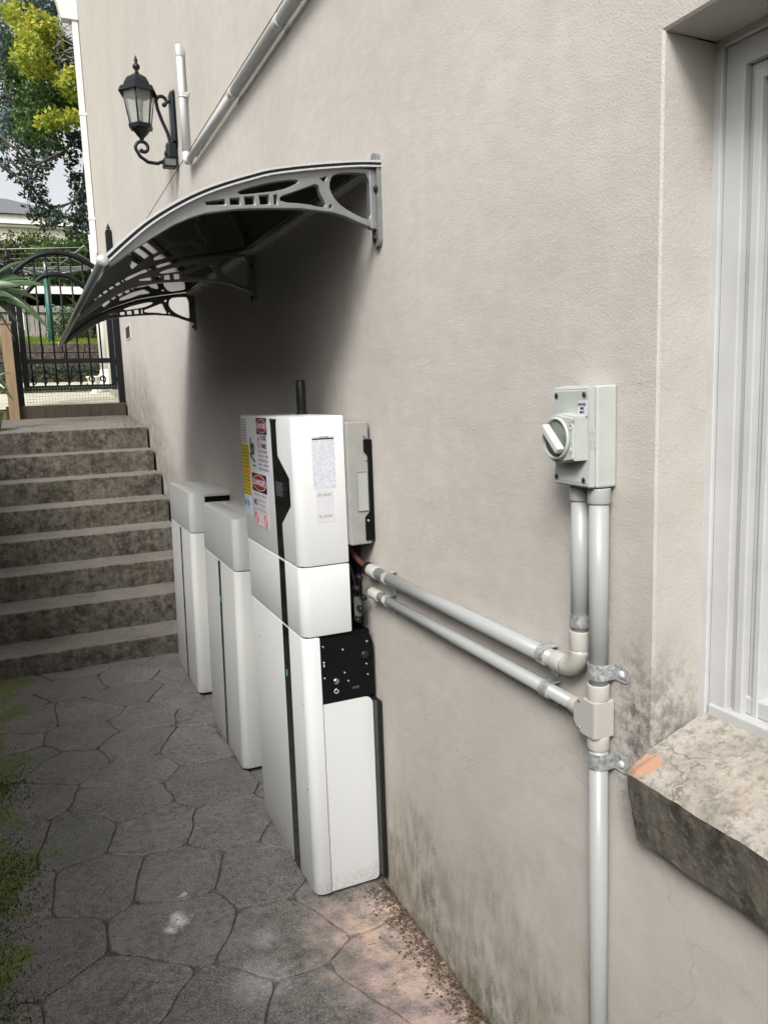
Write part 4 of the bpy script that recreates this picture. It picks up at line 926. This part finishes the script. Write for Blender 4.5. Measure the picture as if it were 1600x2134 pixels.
# chicken-wire under the gate
bm = bmesh.new()
for k in range(31): tube_bm([(-.91 + .028 * k, GY - .03, 1.53), (-.91 + .028 * k, GY - .03, 1.70)], .0012, 4, bm)
for k in range(7): tube_bm([(-.91, GY - .0315, 1.535 + .026 * k), (-.07, GY - .0315, 1.535 + .026 * k)], .0012, 4, bm)
part('wire_mesh', bm, MT['wire'], gate)
lp = empty('gate_post', (-.965, GY + .03, 1.52), 'black square iron gate post with spear finial, by the timber post', 'post', 'iron gate posts')
box('post', -.998, -.932, GY - .03, GY + .035, 1.50, 2.86, MT['iron'], lp, .004)
lathe('finial', [(.012, 2.855), (.036, 2.862), (.036, 2.872), (.014, 2.884), (.030, 2.906), (.028, 2.925), (.012, 2.965), (.001, 3.01)], (-.960, GY, 0), MT['iron'], lp, 'z', 12)
rp_ = empty('gate_post', (-.034, GY + .0, 1.52), 'tall black iron gate post bolted against the beige house wall', 'post', 'iron gate posts')
box('post', -.062, -.004, GY - .03, GY + .03, 1.50, 3.19, MT['iron'], rp_, .004)
lathe('finial', [(.022, 3.188), (.030, 3.20), (.014, 3.212), (.020, 3.226), (.010, 3.245), (.001, 3.27)], (-.030, GY, 0), MT['iron'], rp_, 'z', 12)
for z in (1.9, 2.7): box('hinge', -.075, -.060, GY - .02, GY + .02, z, z + .06, MT['iron'], rp_, .003)
tpz = empty('timber_post', (-1.03, 8.25, 1.35), 'pale pine fence post beside the left gate post', 'post')
box('post', -1.075, -.985, 8.20, 8.265, 1.30, 2.285, MT['timber'], tpz, .004); box('post_cap', -1.085, -.975, 8.19, 8.268, 2.285, 2.305, MT['timber'], tpz, .003)
# unseen wall added left of the passage, height set to cut side light
bw = empty('passage_shade_wall', (-1.87, 2, 0), 'unseen grey wall added along the left side to shade the passage', 'wall')
box('wall', -1.95, -1.80, -6, 8.3, -.32, 2.10, MT['shade_wall'], bw, .01); box('shade_wall_coping', -1.98, -1.77, -6, 8.3, 2.10, 2.16, MT['shade_wall'], bw, .01)

# ---- strap-leaved plant in a pot on the landing
pot = empty('plant_pot', (-1.215, 7.05, 1.34), 'green glazed pot at the left end of the top landing', 'pot')
lathe('pot', [(.085, 1.336), (.09, 1.34), (.112, 1.42), (.124, 1.475), (.132, 1.478), (.132, 1.495), (.118, 1.497), (.108, 1.47), (.004, 1.465)], (-1.215, 7.05, 0), MT['pot'], pot, 'z', 28)
plant = empty('strap_leaf_plant', (-1.215, 7.05, 1.46), 'plant with long arching green strap leaves in front of the gate', 'plant')
tube('stem', smooth_path([(-1.215, 7.05, 1.46), (-1.22, 7.06, 1.8), (-1.24, 7.08, 2.15), (-1.25, 7.1, 2.34)], 4), [.022] * 12 + [.018], MT['bark'], plant, 8)
def strap(base, tip, sag, w, name='leaf'):
    base, tip = Vector(base), Vector(tip); n = 12; d = tip - base; side = d.cross(Vector((0, 0, 1))).normalized(); side = (Matrix.Rotation(R_(random.uniform(35, 70)), 3, d.normalized()) @ side)
    bm = bmesh.new(); rows = []
    for i in range(n + 1):
        t_ = i / n; p = base + d * t_ + Vector((0, 0, 1)) * (sag * 4 * t_ * (1 - t_) - .0)
        ww = w * (.45 + 1.6 * t_ - 2.0 * t_ * t_) if t_ < .97 else .002
        ww = max(ww, .0015); nz = Vector((0, 0, .35 * ww))
        rows.append([bm.verts.new(p - side * ww * .5 + nz), bm.verts.new(p), bm.verts.new(p + side * ww * .5 + nz)])
    for a, b in zip(rows, rows[1:]):
        for k in range(2): bm.faces.new((a[k], a[k + 1], b[k + 1], b[k]))
    me = tomesh(bm, name); at = me.attributes.new('tint', 'FLOAT', 'FACE'); tv = random.uniform(.25, .8)
    at.data.foreach_set('value', [min(1, max(0, tv + random.uniform(-.08, .08))) for _ in me.polygons])
    o = link(name, me, MT['strap'], plant, True); fit(o, plant); return o
cb_ = Vector((-1.25, 7.1, 2.34))
for tip, sag, w in (((-.68, 6.98, 2.47), .06, .12), ((-.67, 7.0, 2.10), .13, .125), ((-.80, 7.25, 2.33), .07, .10), ((-.88, 6.85, 2.52), .06, .10), ((-.80, 6.9, 2.24), .08, .11), ((-.90, 7.45, 2.58), .06, .09), ((-.82, 6.75, 2.62), .06, .09), ((-.95, 7.2, 2.05), .14, .08),
                    ((-.74, 7.1, 2.36), .08, .11), ((-.84, 7.0, 2.44), .05, .11), ((-.92, 6.9, 2.36), .05, .11), ((-.78, 7.3, 2.56), .06, .09), ((-.90, 7.1, 2.16), .10, .10), ((-1.5, 6.7, 2.3), .12, .09), ((-1.55, 7.3, 2.4), .12, .09), ((-1.25, 6.6, 2.4), .12, .09), ((-1.3, 7.6, 2.5), .12, .09), ((-1.05, 7.5, 2.70), .06, .08), ((-1.35, 7.0, 2.80), .04, .08)):
    strap(cb_ + Vector((random.uniform(-.02, .02), random.uniform(-.02, .02), random.uniform(-.05, .03))), tip, sag, w)
low = Vector((-1.22, 7.06, 1.62))
for k in range(10):
    a = R_(-60 + 14 * k); strap(low + Vector((0, 0, .08 * (k % 4))), low + Vector((.20 * math.cos(a) + .02, .22 * math.sin(a), random.uniform(-.10, .22))), .05, .035)

# ================================================================== GARDEN BEYOND
bed = leaves('ground_cover_bed', [((-1.2 + .2 * k, 11.2, 1.69), (.20, .25, .075), 200, 0) for k in range(18)], MT['hedge'], None, .045); tag(bed, 'low strip of green ground cover between the two garden paths', 'ground cover', kind='stuff')
tag(leaves('border_plants', [((-2.2 + .16 * k, 12.62 + random.uniform(-.06, .06), 2.0), (.14, .16, .15), 170, 0) for k in range(28)], MT['leafD'], None, .05), 'dark leafy border at the foot of the retaining wall', 'plants', kind='stuff')
rw = empty('retaining_wall', (0, 12.98, 1.86), 'dark stone retaining wall holding up the lawn beyond the gate', 'wall')
for row in range(4):
    x = -2.9 + .12 * (row % 2)
    while x < 3:
        w = random.uniform(.22, .42); d = random.uniform(0, .03)
        box('stone', x + .004, x + w - .004, 12.93 - d, 13.05, 1.86 + row * .145 + .003, 1.86 + (row + 1) * .145 - .003, MT['dstone'], rw, .008, 1); x += w
lawn_n = 16000; lx = rng.uniform(-2.6, 2.2, lawn_n); ly = rng.uniform(13.05, 17.2, lawn_n)
def blades(name, X, Y, Z, h, mat, w=.012):
    n = len(X); a = rng.uniform(0, 6.28, n); hh = h * rng.uniform(.5, 1.3, n); lean = rng.normal(0, .35, (n, 2)) * hh[:, None]
    p = np.stack([X, Y, Z], 1); s = np.stack([np.cos(a), np.sin(a), 0 * a], 1) * w / 2; tip = p + np.stack([lean[:, 0], lean[:, 1], hh], 1)
    V = np.stack([p - s, p + s, tip], 1).reshape(-1, 3); me = bpy.data.meshes.new(name); me.vertices.add(3 * n); me.vertices.foreach_set('co', V.astype(np.float32).ravel())
    me.loops.add(3 * n); me.loops.foreach_set('vertex_index', np.arange(3 * n, dtype=np.int32)); me.polygons.add(n); me.polygons.foreach_set('loop_start', np.arange(0, 3 * n, 3, dtype=np.int32))
    at = me.attributes.new('tint', 'FLOAT', 'FACE'); at.data.foreach_set('value', rng.random(n).astype(np.float32)); me.update(calc_edges=True); me.validate(); return link(name, me, mat)
tag(blades('grass', lx, ly, np.array([zland(v) - .005 for v in ly]), .07, MT['grassb'], .03), 'bright green lawn grass above the retaining wall', 'grass', kind='stuff')
fen = empty('paling_fence', (0, 17.3, 2.8), 'weathered grey timber paling fence behind the lawn', 'fence')
pm = tomesh(box_bm(-.046, .046, -.01, .01, 0, .66, .004, 1), 'paling')
for k in range(46):
    o = link('paling', pm, MT['paling'], fen); o.location = (-2.4 + .1 * k + random.uniform(-.004, .004), 0, random.uniform(-.01, .02)); o.rotation_euler = (0, R_(random.uniform(-.8, .8)), 0)
for z in (.10, .58): o = link('fence_rail', tomesh(box_bm(-2.5, 2.3, -.055, -.012, z - .04, z + .04, .004, 1), 'fence_rail'), MT['paling'], fen)
cl = empty('rotary_clothesline', (-.44, 15.0, 2.55), 'teal rotary clothesline post with wire arms standing on the lawn', 'clothesline')
tube('post', [(-.44, 15, 2.50), (-.43, 15, 3.72)], .055, MT['green'], cl, 14); tube('inner_post', [(-.43, 15, 3.70), (-.43, 15, 3.95)], .034, MT['wire'], cl, 12)
for k in range(4):
    a = R_(25 + 90 * k); tube('arm', [(-.43, 15, 3.72), (-.43 + 1.35 * math.cos(a), 15 + 1.35 * math.sin(a), 4.02)], .016, MT['wire'], cl, 8)
for j in range(5):
    r = .4 + .22 * j; z = 3.72 + .30 * r / 1.35; tube('line', [(-.43 + r * math.cos(R_(25 + 90 * k)), 15 + r * math.sin(R_(25 + 90 * k)), z) for k in range(5)], .0065, MT['pvcd'], cl, 4)
tube('winder', smooth_path([(-.44, 14.95, 3.2), (-.36, 14.9, 3.22), (-.34, 14.9, 3.12)], 4), .012, MT['green'], cl, 8)
car = empty('carport', (-.3, 20.3, 3.3), 'low carport with white fascia seen behind the paling fence', 'carport')
box('fascia', -2.6, .62, 19.6, 19.66, 4.0, 4.16, MT['white_wall'], car); box('roof', -2.6, .62, 19.665, 23, 4.12, 4.18, MT['tile'], car)
for x in (-2.4, -.9, .5): box('post', x, x + .09, 19.67, 19.76, 3.1, 4.0, MT['white_wall'], car)
box('rear_wall', -2.6, .62, 22.9, 23, 3.1, 4.12, MT['dstone'], car)
pc = empty('porch_column', (.03, 10.7, 1.65), 'white porch column with moulded base beyond the gate', 'column')
lathe('shaft', [(.075, 1.95), (.075, 3.6), (.01, 3.605)], (.045, 10.75, 0), MT['white_wall'], pc, 'z', 18); lathe('base', [(.13, 1.62), (.13, 1.78), (.10, 1.80), (.115, 1.84), (.115, 1.87), (.085, 1.90), (.078, 1.952)], (.045, 10.75, 0), MT['white_wall'], pc, 'z', 18)
up_ = empty('garden_urn', (-.12, 10.5, 1.64), 'small white urn at the foot of the porch column', 'urn')
lathe('bowl', [(.05, 1.63), (.06, 1.66), (.03, 1.70), (.06, 1.76), (.085, 1.84), (.095, 1.845), (.095, 1.86), (.07, 1.862), (.01, 1.85)], (-.135, 10.45, 0), MT['white_wall'], up_, 'z', 18)
# hedge and bushes
def bush(name, label, cat, group, blobs, mat, size, base, stems=3):
    e = empty(name, base, label, cat, group)
    leaves('foliage', blobs, mat, e, size)
    cx, cy = sum(b[0][0] for b in blobs) / len(blobs), sum(b[0][1] for b in blobs) / len(blobs)
    for k in range(stems):
        b = blobs[k * len(blobs) // stems]; tube('stem', [(cx + .1 * k - .1, cy, base[2] - .05), Vector(b[0])], [.035, .012], MT['bark'], e, 6)
def rb_(x0, x1, y, z0, z1, n, r, cnt): return [((random.uniform(x0, x1), y + random.uniform(-.4, .4), random.uniform(z0, z1)), (r * random.uniform(.7, 1.2), r * .8, r * random.uniform(.7, 1.1)), cnt, 0) for _ in range(n)]
bush('hedge_shrub', 'tall bright green hedge shrub below the grey tiled roof', 'shrub', 'hedge behind the carport', rb_(-2.2, -.15, 21.8, 3.9, 5.55, 50, .42, 380), MT['hedge'], .10, (-1.1, 21.8, 3.1), 4)
bush('hedge_shrub', 'dark olive hedge shrub between the bright shrub and the house corner', 'shrub', 'hedge behind the carport', rb_(-.35, 1.5, 20.9, 4.1, 5.3, 42, .40, 380), MT['leafG'], .10, (.6, 20.9, 3.1), 4)
bush('lawn_shrub', 'loose green shrub in front of the paling fence', 'shrub', None, rb_(-.25, .85, 16.6, 2.90, 3.30, 18, .24, 260), MT['leafG'], .06, (.25, 16.6, 2.75), 3)
# yucca-like tuft on the right
ytuft = empty('spiky_tuft', (.30, 16.2, 2.8), 'spiky bright green tuft behind the gate by the fence', 'plant')
_pl = plant; plant = ytuft
for k in range(16):
    a = R_(22.5 * k); strap(Vector((.30, 16.2, 2.95)), Vector((.30 + .45 * math.cos(a), 16.2 + .45 * math.sin(a), 3.35 + random.uniform(-.2, .35))), .10, .05)
tube('stem', [(.30, 16.2, 2.70), (.30, 16.2, 2.98)], .05, MT['bark'], ytuft, 8); plant = _pl
# neighbour house
nh = empty('neighbour_house', (-3, 34, 3.7), 'white neighbouring house with a grey tiled hip roof', 'house')
box('wall', -8, 1.0, 33.6, 41, 3.4, 8.15, MT['white_wall'], nh); box('fascia', -8.35, 1.35, 33.25, 33.35, 8.24, 8.56, MT['white_wall'], nh); box('soffit', -8.3, 1.3, 33.36, 41.2, 8.16, 8.22, MT['white_wall'], nh)
bm = bmesh.new(); a = [bm.verts.new(p) for p in ((-8.5, 33.1, 8.57), (1.5, 33.1, 8.57), (1.5, 41.4, 8.57), (-8.5, 41.4, 8.57))]; rt = [bm.verts.new(p) for p in ((-5.2, 37.2, 10.0), (-1.0, 37.2, 10.0))]
for f in ((a[0], a[1], rt[1], rt[0]), (a[1], a[2], rt[1]), (a[2], a[3], rt[0], rt[1]), (a[3], a[0], rt[0]), (a[3], a[2], a[1], a[0])): bm.faces.new(f)
part('roof', bm, MT['tile'], nh)
for x in (-6.5, -3.2): w_ = box('window_opening', x, x + 1.4, 33.55, 33.595, 5.0, 6.3, MT['frame'], nh); box('glass', x + .1, x + 1.3, 33.53, 33.549, 5.1, 6.2, MT['wglass'], w_)
# ---- trees
def limb(e, pts, r0, r1, name='limb'):
    P = smooth_path(pts, 5); n = len(P); tube(name, P, [r0 + (r1 - r0) * i / (n - 1) for i in range(n)], MT['bark'], e, 7)
# positions of leaf masses given as picture directions with a distance
CM = Vector((-.89, 0, 1.53))
def at(px, py, Y):
    d = right * (px - 800) + up * (1067 - py) + fwd * 1634.56
    return CM + d * (Y / d.y)
def clump(lst, Y, mi, rad, cnt): return [(at(px, py, Y + random.uniform(-.7, .7)), (rad * k * 1.15, rad * 1.1, rad * k), int(cnt * k), mi) for px, py, k in lst]
ty = empty('yellow_green_tree', (.9, 15.2, 2.6), 'large tree with yellow-green leaf masses over the garden', 'tree', 'trees beyond the gate')
yel = [(75, 45, 1.0), (105, 60, .8), (20, 20, .8), (60, 90, .8), (95, 115, .7), (70, 130, 1.0), (100, 140, .9), (50, 120, .7), (85, 165, .7), (120, 165, .7), (148, 178, .9), (152, 200, .8), (145, 160, .5), (100, 252, .7), (130, 250, .7), (155, 245, .6), (55, 60, .7), (115, 95, .6), (30, 35, .6)]
gre = [(50, 185, 1.0), (90, 195, .9), (115, 215, .8), (70, 230, 1.0), (100, 275, .8), (60, 255, .9), (135, 215, .8), (85, 300, .7), (55, 285, .8), (30, 150, .7), (40, 90, .6), (120, 130, .7), (140, 100, .5), (80, 80, .8), (60, 150, .8), (110, 300, .6), (75, 265, .9), (90, 240, .8), (70, 200, .9), (150, 140, .5), (155, 225, .7), (180, 120, .7), (190, 200, .9), (210, 60, 1.0), (200, 280, .8)]
dk = [(165, 300, .7), (150, 330, .6), (160, 370, .7), (170, 420, .8), (175, 450, .7), (160, 455, .5), (150, 285, .5), (170, 400, .6), (185, 470, .7), (155, 480, .6)]
leaves('crown', clump(yel, 14.3, 0, .24, 330) + clump(gre, 15.0, 1, .29, 380) + clump(dk, 14.6, 2, .22, 200), None, ty, .085, .5, mats=[MT['leafY'], MT['leafG'], MT['leafD']])
tube('trunk', smooth_path([(1.35, 15.3, 2.45), (1.30, 15.3, 3.6), (1.2, 15.25, 4.8), (.9, 15.2, 5.9), (.6, 15.1, 7.2)], 5), [.24 - .008 * i for i in range(21)], MT['bark'], ty, 10)
for pts in (((1.2, 15.25, 4.7), at(185, 280, 15), at(130, 320, 14.6), at(92, 338, 14.5)), ((1.0, 15.2, 5.6), at(170, 200, 15), at(120, 190, 14.7), at(70, 180, 14.6)), ((.9, 15.2, 6.0), at(160, 130, 15), at(110, 110, 14.6)), ((.7, 15.1, 6.8), at(120, 60, 14.8), at(60, 40, 14.5)), ((1.15, 15.2, 5.0), at(190, 330, 15), at(172, 390, 14.7), at(140, 440, 14.5)), ((1.1, 15.2, 5.2), at(150, 240, 15), at(90, 250, 14.8), at(55, 270, 14.7))): limb(ty, pts, .055, .012)
random.seed(21)
for k in range(40):     # bare twigs near the corner of the house
    a = at(random.uniform(118, 152), random.uniform(50, 150), 14.6); b = a + Vector((random.uniform(-.25, .35), random.uniform(-.2, .2), random.uniform(-.35, .25))); tube('twig', [a, (a + b) / 2 + Vector((.03, 0, .04)), b], [.009, .006, .003], MT['paling'], ty, 5)
td = empty('dark_drooping_tree', (-2.6, 13.4, 2.4), 'dark leaved tree whose drooping branches hang before the sky', 'tree', 'trees beyond the gate')
dd = [(45, 330, .9), (70, 345, .9), (95, 340, .8), (60, 375, .9), (80, 370, .7), (30, 360, .6), (105, 325, .5), (70, 405, .8), (85, 420, .9), (100, 440, .8), (75, 440, .8), (115, 450, .7), (95, 465, .7), (125, 440, .5), (60, 390, .6), (50, 350, .6), (10, 340, .6), (18, 350, .5), (135, 455, .5), (65, 310, .6), (40, 300, .5), (100, 300, .4), (110, 465, .5), (88, 395, .5)]
leaves('crown', clump(dd, 12.6, 0, .165, 95), None, td, .075, .42, mats=[MT['leafD']])
tube('trunk', smooth_path([(-2.7, 13.4, 2.3), (-2.6, 13.4, 3.6), (-2.4, 13.3, 5.0), (-2.2, 13.2, 6.6)], 5), [.17 - .006 * i for i in range(16)], MT['bark'], td, 10)
for pts in (((-2.4, 13.3, 5.0), at(-60, 250, 13), at(20, 300, 12.7), at(70, 345, 12.6), at(110, 350, 12.6)), ((-2.4, 13.3, 4.9), at(-40, 330, 13), at(40, 370, 12.7), at(80, 410, 12.6), at(100, 455, 12.6)), (at(70, 345, 12.6), at(90, 335, 12.6), at(130, 315, 12.6)), (at(80, 410, 12.6), at(110, 430, 12.6), at(150, 420, 12.6), at(165, 395, 12.6))): limb(td, pts, .030, .008)
tb_ = empty('bluish_tree', (-2.6, 22.5, 3.2), 'tall bluish green tree behind the yellow-green crown at far left', 'tree', 'trees beyond the gate')
bl = [(10, 60, 1.0), (30, 100, 1.0), (10, 130, 1.0), (35, 140, .8), (15, 180, .8), (45, 20, 1.0), (80, 10, 1.0), (110, 15, .8), (60, 5, 1.0), (20, 215, .6), (10, 250, .7), (35, 225, .5), (5, 280, .5), (25, 265, .5), (-30, 100, 1.2), (-40, 200, 1.2), (-20, 20, 1.2), (100, 40, .6), (-30, 290, .8), (15, 100, .9), (5, 300, .4), (18, 240, .5)]
leaves('crown', clump(bl, 21.5, 0, .42, 330), None, tb_, .12, .4, mats=[MT['leafB']])
tube('trunk', smooth_path([(-2.8, 22.5, 3.0), (-2.7, 22.5, 5), (-2.5, 22.3, 8), (-2.3, 22, 11.5)], 5), [.28 - .012 * i for i in range(16)], MT['bark'], tb_, 10)
for pts in (((-2.6, 22.4, 6.5), at(-10, 215, 21.6), at(25, 205, 21.5), at(58, 218, 21.5)), ((-2.6, 22.4, 7.0), at(-20, 180, 21.8), at(30, 150, 21.5)), ((-2.5, 22.3, 8.5), at(10, 60, 21.7), at(70, 15, 21.5)), ((-2.6, 22.4, 5.6), at(-30, 260, 21.7), at(15, 245, 21.5), at(40, 240, 21.5))): limb(tb_, pts, .07, .015)

# ================================================================== SMALL LOOSE STUFF
def litter(name, n, fx, fy, fz, size, mat, label):
    X = fx(n); Y = fy(n); Z = fz(X, Y); V = []; 
    a = rng.uniform(0, 6.28, n); L = size * rng.uniform(.4, 1.4, n); W = L * rng.uniform(.25, .6, n)
    d = np.stack([np.cos(a), np.sin(a), rng.uniform(-.1, .25, n)], 1); s = np.stack([-np.sin(a), np.cos(a), rng.uniform(-.1, .2, n)], 1)
    p = np.stack([X, Y, Z], 1); V = np.stack([p - d * L[:, None] / 2, p + s * W[:, None] / 2, p + d * L[:, None] / 2, p - s * W[:, None] / 2], 1).reshape(-1, 3); V[:, 2] = np.maximum(V[:, 2], np.repeat(Z, 4) - .0005)
    me = bpy.data.meshes.new(name); me.vertices.add(4 * n); me.vertices.foreach_set('co', V.astype(np.float32).ravel()); me.loops.add(4 * n); me.loops.foreach_set('vertex_index', np.arange(4 * n, dtype=np.int32)); me.polygons.add(n); me.polygons.foreach_set('loop_start', np.arange(0, 4 * n, 4, dtype=np.int32))
    at_ = me.attributes.new('tint', 'FLOAT', 'FACE'); at_.data.foreach_set('value', rng.random(n).astype(np.float32)); me.update(calc_edges=True); me.validate()
    return tag(link(name, me, mat), label, 'litter', kind='stuff')
litter('leaf_litter', 1500, lambda n: -np.abs(rng.normal(0, .036, n)) - .006, lambda n: rng.uniform(1.2, 2.10, n), lambda X, Y: np.full(len(X), .0035), .010, MT['patio_leaf'], 'dry leaf scraps and dirt gathered along the foot of the wall')
litter('floor_crumbs', 260, lambda n: rng.uniform(-1.3, -.05, n), lambda n: rng.uniform(1.4, 4.7, n), lambda X, Y: np.full(len(X), .0035), .011, MT['patio_leaf'], 'scattered dry crumbs and twigs over the flagstones')
n = 5200; k_ = rng.integers(0, 9, n); cxs = rng.uniform(-1.28, -1.09, 9); cys = np.array([1.7, 1.95, 2.05, 2.5, 2.6, 2.75, 3.2, 3.35, 2.2])
MX = cxs[k_] + rng.normal(0, .055, n); MY = cys[k_] + rng.normal(0, .11, n)
tag(blades('moss', MX, MY, np.full(n, -.001), .011, MT['moss'], .006), 'green moss tufts along the left edge of the flagstones', 'moss', kind='stuff')
litter('landing_leaves', 130, lambda n: -np.abs(rng.normal(0, .10, n)) - .03, lambda n: rng.uniform(6.9, 8.2, n), lambda X, Y: 1.325 + .078 * (Y - 6.8) / 1.46 + .006, .03, MT['patio_leaf'], 'dry leaves on the top landing beside the wall')
